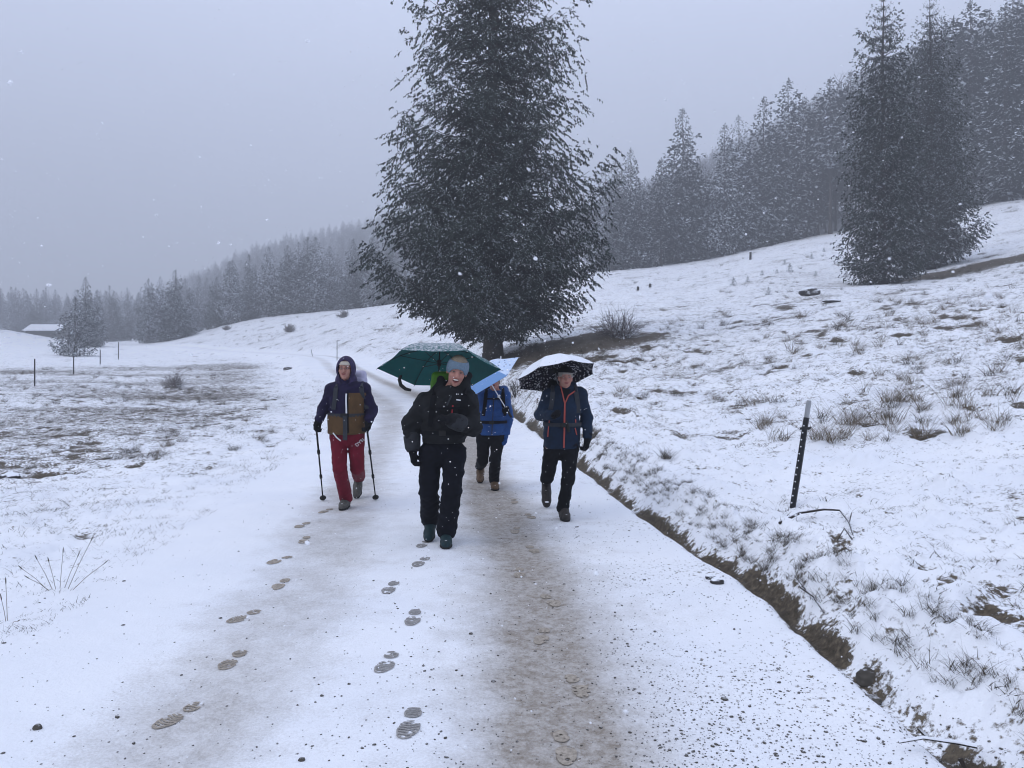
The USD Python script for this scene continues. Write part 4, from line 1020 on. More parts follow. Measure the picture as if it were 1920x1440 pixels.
simple('skin', (0.36, 0.175, 0.135), 0.55, noise=0.14, scale=26.0, spec=0.35, subsurface_weight=0.12, subsurface_scale=0.02)
simple('lip', (0.22, 0.065, 0.06), 0.45)
simple('mouth_dark', (0.05, 0.012, 0.012), 0.5)
simple('teeth_white', (0.72, 0.69, 0.62), 0.35)
simple('eye_white', (0.42, 0.38, 0.36), 0.25)
simple('iris_dark', (0.035, 0.03, 0.03), 0.15, spec=0.6)
simple('brow_hair', (0.13, 0.10, 0.08), 0.8)
simple('grey_hair', (0.24, 0.225, 0.20), 0.6, noise=0.4, scale=120.0)
simple('sandy_hair', (0.17, 0.14, 0.10), 0.6, noise=0.4, scale=120.0)
simple('black_fabric', (0.0045, 0.005, 0.007), 0.8, noise=0.3, scale=18, spec=0.12, bump=0.25, bscale=300)
simple('charcoal_fabric', (0.0085, 0.0095, 0.011), 0.75, noise=0.35, scale=14, spec=0.15, bump=0.25, bscale=300)
simple('graphite_fabric', (0.020, 0.022, 0.026), 0.75, noise=0.3, scale=14, spec=0.2, bump=0.25, bscale=300)
simple('strap_grey', (0.024, 0.027, 0.034), 0.7, noise=0.2, scale=60)
simple('navy_trousers', (0.003, 0.004, 0.008), 0.8, noise=0.3, scale=16, spec=0.12, bump=0.25, bscale=300)
simple('crimson_fabric', (0.125, 0.002, 0.014), 0.75, noise=0.22, scale=9, spec=0.2, bump=0.25, bscale=300)
simple('purple_fabric', (0.009, 0.006, 0.030), 0.75, noise=0.3, scale=16, spec=0.18, bump=0.2, bscale=300)
simple('hood_purple', (0.024, 0.016, 0.055), 0.7, noise=0.6, scale=40, spec=0.3)
simple('ochre_fabric', (0.085, 0.044, 0.014), 0.75, noise=0.2, scale=12, bump=0.2, bscale=300)
simple('petrol_fabric', (0.0025, 0.013, 0.034), 0.7, noise=0.25, scale=10, spec=0.2, bump=0.2, bscale=300)
simple('coral_zip', (0.33, 0.060, 0.045), 0.5)
simple('blue_fabric', (0.003, 0.046, 0.175), 0.65, noise=0.18, scale=9, spec=0.35, bump=0.2, bscale=300)
simple('sky_blue_knit', (0.115, 0.165, 0.215), 0.85, noise=0.2, scale=70)
simple('cream_knit', (0.42, 0.38, 0.32), 0.9, noise=0.2, scale=90)
simple('teal_leather', (0.004, 0.022, 0.027), 0.6, noise=0.4, scale=40)
simple('brown_leather', (0.10, 0.062, 0.035), 0.65, noise=0.4, scale=40)
simple('dark_leather', (0.028, 0.024, 0.022), 0.65, noise=0.4, scale=40)
simple('grey_leather', (0.085, 0.082, 0.075), 0.7, noise=0.35, scale=40)
simple('rubber', (0.014, 0.014, 0.014), 0.8)
simple('lace_red', (0.30, 0.06, 0.04), 0.7)
simple('white_print', (0.66, 0.67, 0.69), 0.6)
simple('red_print', (0.35, 0.02, 0.03), 0.6)
simple('lime_cover', (0.06, 0.19, 0.006), 0.55, noise=0.15, scale=20)
simple('lilac_cover', (0.40, 0.39, 0.52), 0.6, noise=0.12, scale=20)
simple('snow_lump', (0.84, 0.86, 0.90), 0.8, bump=0.3, bscale=90)
simple('glass_rim', (0.05, 0.02, 0.02), 0.3)

def ellipsoid(c, r, R=np.eye(3), sub=2):
    m = trimesh.creation.icosphere(sub); v = m.vertices * r
    return np.asarray(c) + v @ R.T, m.faces

class Figure:
    def __init__(self, label, base, seed):
        self.base = np.array([base[0], base[1], gz(base[0], base[1])])
        self.t = thing('person', label, 'person', self.base)
        self.seed = seed
    def add(self, name, m, material, parent=None, smooth=55, label=None):
        v, f, _ = meshkit.arrays(m)
        return obj(name, (v - self.base, f), material, parent or self.t, smooth=smooth, label=label)
    def thing(self, name, label, cat):
        return thing(name, label, cat, self.base)
    def bounds(self, pts, m=0.2):
        p = np.array(pts); return p.min(0) - m, p.max(0) + m

def build_body(fig, J, hs=1.0):
    pts = [J[k] for k in J if k not in ('R',)]
    lo, hi = fig.bounds(pts, 0.24)
    F = Field(lo, hi, 0.0078)
    R, c = J['R'], J['head']
    L = lambda p: c + R @ (np.array(p, float) * hs)
    F.cone(J['pelvis'], J['chest'], 0.125, 0.135, 0.05, ys=1.35)
    F.cone(J['chest'], J['neck'], 0.13, 0.055, 0.06, ys=1.3)
    F.cone(J['shl'], J['shr'], 0.055, 0.055, 0.06)
    for a, b, c_, r in (('shl', 'ell', 'wrl', 1), ('shr', 'elr', 'wrr', 1)):
        F.cone(J[a], J[b], 0.046, 0.038, 0.03); F.cone(J[b], J[c_], 0.038, 0.026, 0.02)
    for h_, k_, a_ in (('hil', 'knl', 'anl'), ('hir', 'knr', 'anr')):
        F.cone(J['pelvis'] * 0.35 + J[h_] * 0.65, J[h_], 0.09, 0.085, 0.05)
        F.cone(J[h_], J[k_], 0.080, 0.052, 0.03); F.cone(J[k_], J[a_], 0.052, 0.036, 0.02)
    F.cone(J['neck'] - [0, 0, 0.03], L((0, 0.012, -0.05)), 0.055, 0.052, 0.03)
    # the head: skull, jaw, cheeks, brow, nose, chin, lips, ears
    F.ell(L((0, 0.010, 0.028)), np.array([0.074, 0.092, 0.095]) * hs, R, 0.02)
    F.ell(L((0, -0.026, -0.050)), np.array([0.057, 0.062, 0.062]) * hs, R, 0.03)
    for s_ in (-1, 1):
        F.ell(L((0.036 * s_, -0.060, -0.022)), np.array([0.027, 0.028, 0.028]) * hs, R, 0.02)
        F.ell(L((0.076 * s_, 0.006, -0.008)), np.array([0.010, 0.020, 0.031]) * hs, R, 0.008)
    F.cone(L((-0.036, -0.070, 0.030)), L((0.036, -0.070, 0.030)), 0.018 * hs, 0.018 * hs, 0.015)
    F.ell(L((0, -0.072, -0.094)), np.array([0.024, 0.022, 0.020]) * hs, R, 0.02)
    for s_ in (-1, 1):
        F.ell(L((0.031 * s_, -0.098, 0.010)), np.array([0.018, 0.018, 0.013]) * hs, R, 0.010, sub=True)
    F.cone(L((0, -0.082, 0.014)), L((0, -0.106, -0.022)), 0.010 * hs, 0.0155 * hs, 0.012)
    for s_ in (-1, 1): F.ell(L((0.012 * s_, -0.094, -0.026)), np.array([0.010, 0.012, 0.009]) * hs, R, 0.008)
    F.ell(L((0, -0.086, -0.055)), np.array([0.026, 0.010, 0.012]) * hs, R, 0.012)
    body = fig.add('body', F.mesh(1), 'skin', smooth=True)
    return body, L

def face(fig, body, L, R, smile=False, squint=0.6, brow='brow_hair', hs=1.0):
    for s_ in (-1, 1):
        e = fig.add('eye', ellipsoid(L((0.031 * s_, -0.0800, 0.0095)), np.array([0.0120, 0.0085, 0.0075 * squint]) * hs, R), 'eye_white', body, True)
        fig.add('iris', ellipsoid(L((0.030 * s_, -0.0876, 0.0095)), np.array([0.0056, 0.0014, 0.0056 * min(1, squint + 0.1)]) * hs, R, 1), 'iris_dark', e, True)
        fig.add('eyelid', tube(np.array([L((x * s_, -0.0885 + 18 * (x - 0.031) ** 2, 0.0150 - 14 * (x - 0.031) ** 2)) for x in (0.017, 0.024, 0.031, 0.038, 0.045)]), [0.0012, 0.0026, 0.003, 0.0026, 0.0012], 5), 'brow_hair', e, True)
        p = np.array([L((x * s_, -0.0872 + 0.55 * max(0, x - 0.03), 0.030 + 0.004 * math.sin((x - 0.012) * 80))) for x in (0.012, 0.022, 0.034, 0.046)])
        fig.add('eyebrow', tube(p, [0.002, 0.0032, 0.003, 0.0015], 6), brow, body, True)
    if smile:
        m = fig.add('mouth', ellipsoid(L((0, -0.0915, -0.056)), np.array([0.025, 0.0085, 0.0115]) * hs, R), 'mouth_dark', body, True)
        fig.add('teeth', ellipsoid(L((0, -0.0955, -0.0515)), np.array([0.0215, 0.0065, 0.0062]) * hs, R), 'teeth_white', m, True)
        p = np.array([L((x, -0.0985 + 9 * x * x, -0.0705 + 14 * x * x)) for x in np.linspace(-0.027, 0.027, 7)])
        fig.add('lower_lip', tube(p, [0.002, 0.0045, 0.006, 0.0062, 0.006, 0.0045, 0.002], 6), 'lip', m, True)
    else:
        m = fig.add('mouth', tube(np.array([L((x, -0.0975 + 9 * x * x, -0.053 + 4 * x * x)) for x in np.linspace(-0.025, 0.025, 7)]), [0.0015, 0.0035, 0.0045, 0.004, 0.0045, 0.0035, 0.0015], 6), 'lip', body, True)
        fig.add('lower_lip', tube(np.array([L((x, -0.0985 + 9 * x * x, -0.0605 + 7 * x * x)) for x in np.linspace(-0.021, 0.021, 7)]), [0.0015, 0.004, 0.0055, 0.006, 0.0055, 0.004, 0.0015], 6), 'lip', m, True)

def jacket(fig, J, material, hem, wc, wh, arm=(0.075, 0.062, 0.048), shoulder=0.085, depth=1.42, flare=0.0, hood=None, collar=0.075, seed=0, wr=0.016, cuff=0.02):
    """wc, wh: half widths at the chest and the hem. Returns jacket mesh and the torso alone (for straps and zips to lie on)."""
    pts = [J[k] for k in ('pelvis', 'chest', 'neck', 'shl', 'shr', 'ell', 'elr', 'wrl', 'wrr', 'head')]
    lo, hi = fig.bounds(pts, 0.2); lo[2] = hem - 0.05
    def torso(F):
        top = J['chest']; base = J['pelvis'].copy(); base = base + (top - base) * ((hem - base[2]) / (top[2] - base[2]))
        waist = base * 0.55 + top * 0.45
        F.cone(base - [0, 0, 0.06], waist, wh + flare, wh, 0.05, ys=depth); F.cone(waist, top, wh, wc, 0.06, ys=depth)
        F.cone(top, J['neck'] - [0, 0, 0.03], wc * 0.94, 0.10, 0.06, ys=depth * 0.95)
        F.cone(J['shl'], J['shr'], shoulder, shoulder, 0.07)
        F.cone(J['neck'] - [0, 0, 0.04], J['neck'] + [0, -0.005, 0.035], collar + 0.012, collar, 0.03)
    F = Field(lo, hi, 0.0095); torso(F); F.clip([0, 0, hem], [0, 0, -1]); tm = F.mesh(1)
    F = Field(lo, hi, 0.0080); torso(F)
    for a, b, c in (('shl', 'ell', 'wrl'), ('shr', 'elr', 'wrr')):
        F.cone(J[a], J[b], arm[0], arm[1], 0.035); F.cone(J[b], J[c], arm[1], arm[2], 0.025)
    F.wrinkle(wr, 9, 13, fig.seed * 13 + seed)
    if hood is not None: hood(F)
    F.clip([0, 0, hem], [0, 0, -1])
    # the neck opening
    F.cone(J['neck'] + [0, -0.01, 0.0], J['neck'] + [0, -0.03, 0.20], collar - 0.014, collar + 0.01, 0.01, sub=True)
    return fig.add('jacket', F.mesh(1), material, smooth=True), tm

def trousers(fig, J, material, hem_z, r=(0.098, 0.078, 0.074, 0.072), top=0.10, seed=1, wr=0.020):
    pts = [J[k] for k in ('pelvis', 'hil', 'hir', 'knl', 'knr', 'anl', 'anr')]
    lo, hi = fig.bounds(pts, 0.22)
    F = Field(lo, hi, 0.0082)
    F.cone(J['pelvis'], J['pelvis'] + [0, 0, top], 0.155, 0.15, 0.05, ys=1.35)
    for h_, k_, a_ in (('hil', 'knl', 'anl'), ('hir', 'knr', 'anr')):
        F.cone(J['pelvis'] * 0.4 + J[h_] * 0.6, J[h_], 0.115, r[0] + 0.004, 0.05)
        F.cone(J[h_], J[k_], r[0], r[1], 0.018); F.cone(J[k_], J[a_], r[2], r[3], 0.015)
    F.wrinkle(wr, 8, 12, fig.seed * 17 + seed)
    for a_, k_ in (('anl', 'knl'), ('anr', 'knr')):
        d = J[a_] - J[k_]; d /= np.linalg.norm(d)
        s, X, Y, Z = F.block(J[a_] - 0.15, J[a_] + 0.15)
        cut = (X - J[a_][0]) * d[0] + (Y - J[a_][1]) * d[1] + (Z - J[a_][2]) * d[2] - hem_z
        F.F[s] = np.maximum(F.F[s], cut)
    return fig.add('trousers', F.mesh(1), material, smooth=True)

def boot(fig, ankle, toe, heel, material, lace='black_fabric', snow=True, w=0.047, name='boot'):
    """ankle, heel and toe are the joints; the toe and the heel lie on the sole"""
    d = toe - heel; ln = np.linalg.norm(d); d = d / ln
    side = np.cross(d, [0, 0, 1.0]); side /= np.linalg.norm(side); up = np.cross(side, d)
    H = heel + up * 0.045 + d * 0.035; B = toe - d * 0.085 + up * 0.043; T = toe - d * 0.038 + up * 0.038
    lo, hi = fig.bounds([ankle, toe, heel, ankle + [0, 0, 0.06]], 0.1)
    F = Field(lo, hi, 0.0065)
    F.cone(ankle + (ankle - (heel + d * 0.07)) * 0.3, heel + d * 0.075 + up * 0.07, 0.050, 0.052, 0.02)
    F.cone(H, B, 0.041, 0.043, 0.03); F.cone(B, T, w, 0.040, 0.02)
    F.cone(heel + d * 0.08 + up * 0.09, B + up * 0.01, 0.046, 0.040, 0.03)
    F.clip(heel + up * 0.016, -up)
    b = fig.add(name, F.mesh(1), material, smooth=True)
    S = Field(lo, hi, 0.0065)
    S.cone(heel + d * 0.045 + up * 0.02, toe - d * 0.09 + up * 0.02, 0.044, 0.048, 0.03); S.cone(toe - d * 0.09 + up * 0.02, toe - d * 0.045 + up * 0.022, 0.052, 0.043, 0.02)
    S.clip(heel, -up); S.clip(heel + up * 0.03, up)
    fig.add('sole', S.mesh(0), 'rubber', b, 40)
    rows_ = []
    for i in range(4):
        c = toe - d * (0.10 + 0.022 * i) + up * (0.088 + 0.012 * i)
        rows_.append(tube([c - side * 0.026, c + up * 0.006, c + side * 0.026], 0.004, 5))
    fig.add('laces', cat_mesh(rows_), lace, b, True)
    if snow:
        fig.add('snow_cap', ellipsoid(toe - d * 0.040 + up * 0.066, (0.024, 0.026, 0.012)), 'snow_lump', b, True)
    return b

def hand(fig, wrist, knuckle, grip, material='black_fabric', thumb=1, name='glove', r=0.0125):
    """a gloved hand: palm from wrist to knuckles, four fingers bent round the grip direction, and a thumb"""
    d = knuckle - wrist; ln = np.linalg.norm(d); d = d / ln
    grip = np.asarray(grip, float) - d * np.dot(grip, d); grip /= np.linalg.norm(grip)          # the way the fingers close
    side = np.cross(d, grip)
    lo, hi = fig.bounds([wrist, knuckle, knuckle + d * 0.1, knuckle + grip * 0.1], 0.08)
    F = Field(lo, hi, 0.0045)
    F.cone(wrist - d * 0.05, wrist + d * 0.01, 0.040, 0.034, 0.02)
    for s_ in (-1.0, -0.33, 0.33, 1.0): F.cone(wrist, knuckle + side * 0.026 * s_, 0.026, 0.017, 0.015)
    for s_, l in zip((-1.15, -0.38, 0.38, 1.15), (0.8, 1.0, 0.95, 0.75)):
        a = knuckle + side * 0.0235 * s_; b = a + d * 0.034 * l + grip * 0.012; c = b + d * 0.006 + grip * 0.030 * l; e = c - d * 0.022 * l + grip * 0.012
        F.cone(a, b, r, r * 0.95, 0.004); F.cone(b, c, r * 0.95, r * 0.9, 0.004); F.cone(c, e, r * 0.9, r * 0.8, 0.004)
    t0 = wrist + d * 0.03 + side * thumb * 0.028; t1 = t0 + d * 0.03 + side * thumb * 0.016 + grip * 0.02; t2 = t1 + d * 0.022 + grip * 0.022 - side * thumb * 0.012
    F.cone(t0, t1, r * 1.25, r * 1.1, 0.01); F.cone(t1, t2, r * 1.1, r * 0.85, 0.005)
    return fig.add(name, F.mesh(1), material, smooth=True)

class Drape:
    """lays strips on the front of a garment"""
    def __init__(self, tm):
        self.tm = tm
    def front(self, x, z):
        o = np.array([[x, self.tm.bounds[0][1] - 0.5, z]]); d = np.array([[0, 1.0, 0]])
        loc, _, _ = self.tm.ray.intersects_location(o, d, multiple_hits=False)
        return float(loc[0][1]) if len(loc) else None
    def strip(self, path, width, lift=0.012, thick=0.006, n=22):
        path = np.asarray(path, float); s = np.linspace(0, len(path) - 1, n)
        p = np.stack([np.interp(s, np.arange(len(path)), path[:, k]) for k in (0, 1)], 1)
        y = [self.front(a, b) for a, b in p]
        ok = [i for i in range(n) if y[i] is not None]
        if len(ok) < 2: return None
        y = np.interp(np.arange(n), ok, [y[i] for i in ok])
        y = ndimage.gaussian_filter1d(y, 1.0) - lift
        P = np.stack([p[:, 0], y, p[:, 1]], 1)
        T = np.gradient(P, axis=0); T /= np.linalg.norm(T, axis=1, keepdims=True)
        A = np.cross(T, [0, -1.0, 0]); A /= np.linalg.norm(A, axis=1, keepdims=True) + 1e-9
        N = np.cross(A, T)
        w = np.broadcast_to(np.asarray(width, float), (n,))[:, None] / 2
        v = np.stack([P - A * w - N * thick, P + A * w - N * thick, P + A * w + N * thick, P - A * w + N * thick], 1).reshape(-1, 3)
        f = []
        for i in range(n - 1):
            for k in range(4):
                a, b = i * 4 + k, i * 4 + (k + 1) % 4; f += [[a, b, b + 4], [a, b + 4, a + 4]]
        f += [[0, 2, 1], [0, 3, 2], [n * 4 - 4, n * 4 - 3, n * 4 - 2], [n * 4 - 4, n * 4 - 2, n * 4 - 1]]
        m = trimesh.Trimesh(v, f, process=False); m.fix_normals()
        return m
    def belt(self, z, height, lift=0.012, thick=0.010):
        sec = self.tm.section(plane_origin=[0, 0, z], plane_normal=[0, 0, 1])
        loops = [Polygon(l[:, :2]) for l in sec.discrete if len(l) > 3]
        poly = max(loops, key=lambda q: q.area).buffer(0)
        ring = poly.convex_hull.buffer(lift, quad_segs=4).difference(poly.convex_hull.buffer(lift - thick, quad_segs=4)).simplify(0.002)
        m = trimesh.creation.extrude_polygon(ring, height, engine='earcut'); m.apply_translation([0, 0, z - height / 2])
        return m
    def lettering(self, text, x, z, height, slant=0.0, lift=0.006, mesh=None):
        m = meshkit.text_mesh(text, height, 0.003); v = np.array(m.vertices)
        ca, sa = math.cos(slant), math.sin(slant)
        X = x + v[:, 0] * ca - v[:, 1] * sa; Z = z + v[:, 0] * sa + v[:, 1] * ca
        c = self.front(x + np.ptp(v[:, 0]) * ca / 2, z + np.ptp(v[:, 0]) * sa / 2 + height / 2)
        Y = np.array([self.front(a, b) or c for a, b in zip(X, Z)])
        return trimesh.Trimesh(np.stack([X, Y - lift - v[:, 2], Z], 1), m.faces, process=False)

def rounded_box(c, half, r, R=np.eye(3)):
    a = [manifold3d.Manifold.sphere(r, 12).translate([sx * (half[0] - r), sy * (half[1] - r), sz * (half[2] - r)]) for sx in (-1, 1) for sy in (-1, 1) for sz in (-1, 1)]
    m = manifold3d.Manifold.batch_hull(a).to_mesh(); v = np.array(m.vert_properties[:, :3])
    return np.asarray(c) + v @ np.asarray(R).T, np.array(m.tri_verts)

def backpack(fig, D, J, label, body_mat, strap_mat, xs, z_top, z_bot, belt_z, cover=None, offset=(0, 0), size=(0.15, 0.11, 0.25), sternum=None):
    """a worn rucksack: pack behind, straps over the shoulders, hip belt round the jacket"""
    t = fig.thing('backpack', label, 'backpack')
    def add(n, m, mt, par=None): return fig.add(n, m, mt, par or t, 50)
    yb = D.tm.bounds[1][1]
    c = np.array([J['chest'][0] + offset[0], yb + size[1] * 0.8, J['chest'][2] - 0.03 + offset[1]])
    pk = add('pack', rounded_box(c, size, 0.06), cover or body_mat)
    add('lid', rounded_box(c + [0, 0.0, size[2] * 0.93], (size[0] * 0.93, size[1] * 0.92, 0.06), 0.045), cover or body_mat)
    for x, s_ in zip(xs, (-1, 1)):
        m = D.strip([(x[0], z_top), (x[1], (z_top + z_bot) / 2), (x[2], z_bot)], 0.045, 0.014)
        if m is not None:
            y0 = D.front(x[0], z_top)
            b = trimesh.util.concatenate([m, trimesh.Trimesh(*tube([[x[0], (y0 or J['shl'][1]) - 0.012, z_top], [x[0], J['chest'][1] - 0.02, z_top + 0.05], [x[0], yb + 0.03, z_top - 0.02]], 0.02, 6))])
            add('shoulder_strap', b, strap_mat)
    if belt_z: 
        h = add('hip_belt', D.belt(belt_z, 0.036), strap_mat)
        y = D.front(J['pelvis'][0] * 0.5 + J['chest'][0] * 0.5, belt_z)
        if y is not None: add('buckle', rounded_box((J['pelvis'][0] * 0.5 + J['chest'][0] * 0.5, y - 0.022, belt_z), (0.03, 0.008, 0.022), 0.006), 'rubber', h)
    if sternum:
        m = D.strip([(xs[0][1], sternum), (xs[1][1], sternum)], 0.02, 0.022)
        if m is not None: add('chest_strap', m, strap_mat)
    return t

def joint_set(d, **kw):
    """pixel joints: name=(u, v) or (u, v, depth offset)"""
    J = {}
    for k, p in kw.items(): J[k] = W3(p[0], p[1], d + (p[2] if len(p) > 2 else 0.0))
    return J

def head_shell(fig, L, R, name, material, parts, hs=1.0, h=0.005, zmin=None, zmax=None, ymax=None, front=None, parent=None):
    """headwear and hair: unions of ellipsoids in head space, minus the head, cut by planes of head space"""
    c = L((0, 0, 0)); F = Field(c - 0.22, c + 0.22, h)
    for p, r, sub in parts: F.ell(L(p), np.array(r) * hs, R, 0.008, sub)
    for val, n in ((zmin, (0, 0, -1)), (zmax, (0, 0, 1)), (front, (0, -1, 0)), (ymax, (0, 1, 0))):
        if val is not None: F.clip(L(np.array(n) * abs(1.0) * (val if n[2] > 0 or n[1] > 0 else -val)), R @ np.array(n, float))
    return fig.add(name, F.mesh(1), material, parent, True)
SKULL = ((0, 0.010, 0.028), (0.074, 0.092, 0.095))
def grown(g): return (SKULL[0], tuple(a + g for a in SKULL[1]), False)

def ground_toe(u, v):
    p = at(u, v, 4.0, 20.0); return p

# ---------------- the hiker in black, walking in front
toeR, toeL = ground_toe(836, 1031), ground_toe(803, 1018)
dA = 6.72
J = joint_set(dA, head=(857, 696, -0.05), neck=(846, 729, 0.0), chest=(836, 765), pelvis=(830, 842, 0.02), shl=(799, 757, 0.03), shr=(878, 752, 0.03),
              ell=(771, 795, 0.03), wrl=(774, 840, -0.03), elr=(884, 800, -0.06), wrr=(848, 789, -0.25), hil=(808, 850, 0.02), hir=(852, 850, 0.0), knl=(804, 920, -0.02), knr=(847, 922, -0.12))
J['R'] = frame(0.12, 0.20, 0.20)
heelR = toeR + [-0.02, 0.28, 0.0]; heelL = toeL + [0.0, 0.265, 0.075]
J['anr'] = heelR + [0.008, -0.075, 0.115]; J['anl'] = heelL + [0.0, -0.085, 0.105]
A = Figure('hiker in black jacket and trousers with light blue headband, laughing, in front of the others', (J['pelvis'][0], J['pelvis'][1]), 1)
hsA = 1.07
bodyA, LA = build_body(A, J, hsA)
face(A, bodyA, LA, J['R'], smile=True, squint=0.45, hs=hsA)
head_shell(A, LA, J['R'], 'hair', 'sandy_hair', [grown(0.012), ((0, -0.11, -0.035), (0.066, 0.10, 0.10), True)], hsA, zmin=0.0)
head_shell(A, LA, J['R'], 'headband', 'sky_blue_knit', [grown(0.019), ((0, -0.12, -0.030), (0.074, 0.12, 0.070), True)], hsA, zmin=-0.012, zmax=0.092)
def hoodA(F):
    F.cone(J['neck'] + [-0.11, 0.05, -0.02], J['neck'] + [0.10, 0.05, 0.02], 0.066, 0.07, 0.04)
    F.cone(J['neck'] + [0.085, 0.03, 0.02], J['neck'] + [0.150, 0.045, 0.115], 0.055, 0.036, 0.03)
    F.cone(J['neck'] + [-0.09, 0.05, 0.02], J['neck'] + [-0.10, 0.07, 0.08], 0.05, 0.035, 0.03)
jkA, tmA = jacket(A, J, 'charcoal_fabric', W3(830, 830, dA)[2], 0.200, 0.192, arm=(0.090, 0.088, 0.062), shoulder=0.100, depth=1.3, hood=hoodA, wr=0.024)
DA = Drape(tmA)
xz = lambda u, v, d=dA - 0.15: (W3(u, v, d)[0], W3(u, v, d)[2])
A.add('zip', DA.strip([xz(846, 742), xz(838, 760)], 0.014, 0.006), 'strap_grey', jkA)
A.add('chest_zip', DA.strip([xz(849, 760), xz(847.5, 775)], 0.012, 0.004), 'red_print', jkA)
A.add('chest_logo', DA.strip([xz(855, 749.5), xz(863, 751)], 0.010, 0.004, n=6), 'white_print', jkA)
A.add('pocket', DA.strip([xz(867, 748), xz(864, 782)], [0.11] * 22, 0.008), 'black_fabric', jkA)
trA = trousers(A, J, 'navy_trousers', 0.045, r=(0.105, 0.086, 0.085, 0.088))
TD_ = Drape(trimesh.util.concatenate([trimesh.Trimesh(*ellipsoid((0, 0, 0), (1e-3,) * 3))]))
# forearms have cuffs of a lighter grey
for s_, w_, e_ in (('l', J['wrl'], J['ell']), ('r', J['wrr'], J['elr'])):
    dv = (e_ - w_) / np.linalg.norm(e_ - w_)
    A.add('sleeve_cuff', tube([w_ - dv * 0.03, w_ + dv * 0.0, w_ + dv * 0.10, w_ + dv * 0.13], [0.052, 0.068, 0.077, 0.070], 16), 'graphite_fabric', jkA, True)
hand(A, J['wrl'] + [0.0, 0, -0.03], J['wrl'] + [0.012, -0.012, -0.115], (0.7, -0.3, 0), thumb=-1)
hdr = (J['wrr'] - J['elr']); hdr /= np.linalg.norm(hdr)
hand(A, J['wrr'] + hdr * 0.03, J['wrr'] + hdr * 0.11, (0, 0.5, -0.6), thumb=-1)
boot(A, J['anr'], toeR, heelR, 'teal_leather'); boot(A, J['anl'], toeL, heelL, 'teal_leather', snow=False)
bpA = backpack(A, DA, J, 'rucksack under a lime green rain cover on the black clad hiker', 'lime_cover', 'black_fabric', [(xz(812, 0)[0], xz(810, 0)[0], xz(806, 0)[0]), (xz(870, 0)[0], xz(868, 0)[0], xz(872, 0)[0])], xz(0, 742)[1], xz(0, 800)[1], xz(0, 812)[1], cover='lime_cover', offset=(-0.035, 0.05), size=(0.125, 0.11, 0.26), sternum=xz(0, 765)[1])

# ---------------- the woman with two poles
dB = 8.25
toe1, toe2 = ground_toe(640, 958), ground_toe(668, 936)
J = joint_set(dB, head=(648, 692.5, -0.03), neck=(649, 717), chest=(650, 748), pelvis=(650, 812, 0.02), shl=(623, 731), shr=(681, 730), ell=(607, 766, 0.05), wrl=(598, 787, -0.08),
              elr=(697, 768, 0.05), wrr=(692, 788, -0.08), hil=(635, 818), hir=(667, 818), knl=(637, 878, -0.06), knr=(670, 877, 0.05))
J['R'] = frame(0.0, -0.03, 0.02)
heel1 = toe1 + [0.01, 0.26, 0.0]; heel2 = toe2 + [0.0, 0.19, 0.12]
J['anl'] = heel1 + [0, -0.075, 0.11]; J['anr'] = heel2 + [0.0, -0.03, 0.12]
B = Figure('hiker in purple and ochre jacket and crimson trousers walking with two poles', (J['pelvis'][0], J['pelvis'][1]), 2)
hsB = 0.95
bodyB, LB = build_body(B, J, hsB)
face(B, bodyB, LB, J['R'], hs=hsB, squint=0.7)
head_shell(B, LB, J['R'], 'headband', 'cream_knit', [grown(0.014)], hsB, zmin=0.045, zmax=0.088)
gl = []
for s_ in (-1, 1):
    a = np.linspace(0, 2 * math.pi, 17)
    gl.append(tube(np.array([LB((0.032 * s_ + 0.023 * math.cos(q), -0.1065, 0.008 + 0.017 * math.sin(q))) for q in a]), 0.0013, 5, False))
    gl.append(tube(np.array([LB((0.055 * s_, -0.104, 0.012)), LB((0.074 * s_, -0.05, 0.012)), LB((0.079 * s_, 0.0, 0.008))]), 0.002, 5))
gl.append(tube(np.array([LB((-0.010, -0.107, 0.010)), LB((0, -0.109, 0.013)), LB((0.010, -0.107, 0.010))]), 0.002, 5))
glB = B.add('spectacles', cat_mesh(gl), 'glass_rim', bodyB, True)
def hoodB(F):
    F.cone(LB((0, 0.07, 0.0)) - [0, 0, 0.10], J['neck'] + [0, 0.05, 0.02], 0.10, 0.10, 0.04)
head_shell(B, LB, J['R'], 'hood', 'hood_purple', [((0, 0.022, 0.005), (0.112, 0.122, 0.150), False), ((0, 0.05, -0.13), (0.125, 0.115, 0.12), False), ((0, -0.14, -0.010), (0.080, 0.16, 0.118), True), ((0, -0.10, -0.11), (0.07, 0.10, 0.08), True), ((0, -0.0, 0.0), (0.090, 0.106, 0.124), True)], hsB, h=0.006)
hemB = W3(650, 812, dB)[2]
jkB, tmB = jacket(B, J, 'purple_fabric', hemB, 0.178, 0.182, arm=(0.072, 0.064, 0.050), shoulder=0.080, depth=1.3, flare=0.02, hood=hoodB, collar=0.07)
DB = Drape(tmB)
xz = lambda u, v, d=dB - 0.14: (W3(u, v, d)[0], W3(u, v, d)[2])
def skin_panel(tm, zlo, zhi, grow, xlo=None, xhi=None):
    """a panel of another cloth: the garment's own shell between two heights, grown a little"""
    m = tm.copy(); m.vertices = m.vertices + m.vertex_normals * grow
    for o, n in (((0, 0, zlo), (0, 0, 1)), ((0, 0, zhi), (0, 0, -1))) + ((((xlo, 0, 0), (1, 0, 0)),) if xlo is not None else ()) + ((((xhi, 0, 0), (-1, 0, 0)),) if xhi is not None else ()):
        m = m.slice_plane(o, n)
    if xlo is not None: m = m.slice_plane((0, J['chest'][1] - 0.03, 0), (0, -1, 0))
    return m
B.add('skirt_panel', skin_panel(tmB, hemB - 0.02, xz(0, 777)[1], 0.011), 'ochre_fabric', jkB, True)
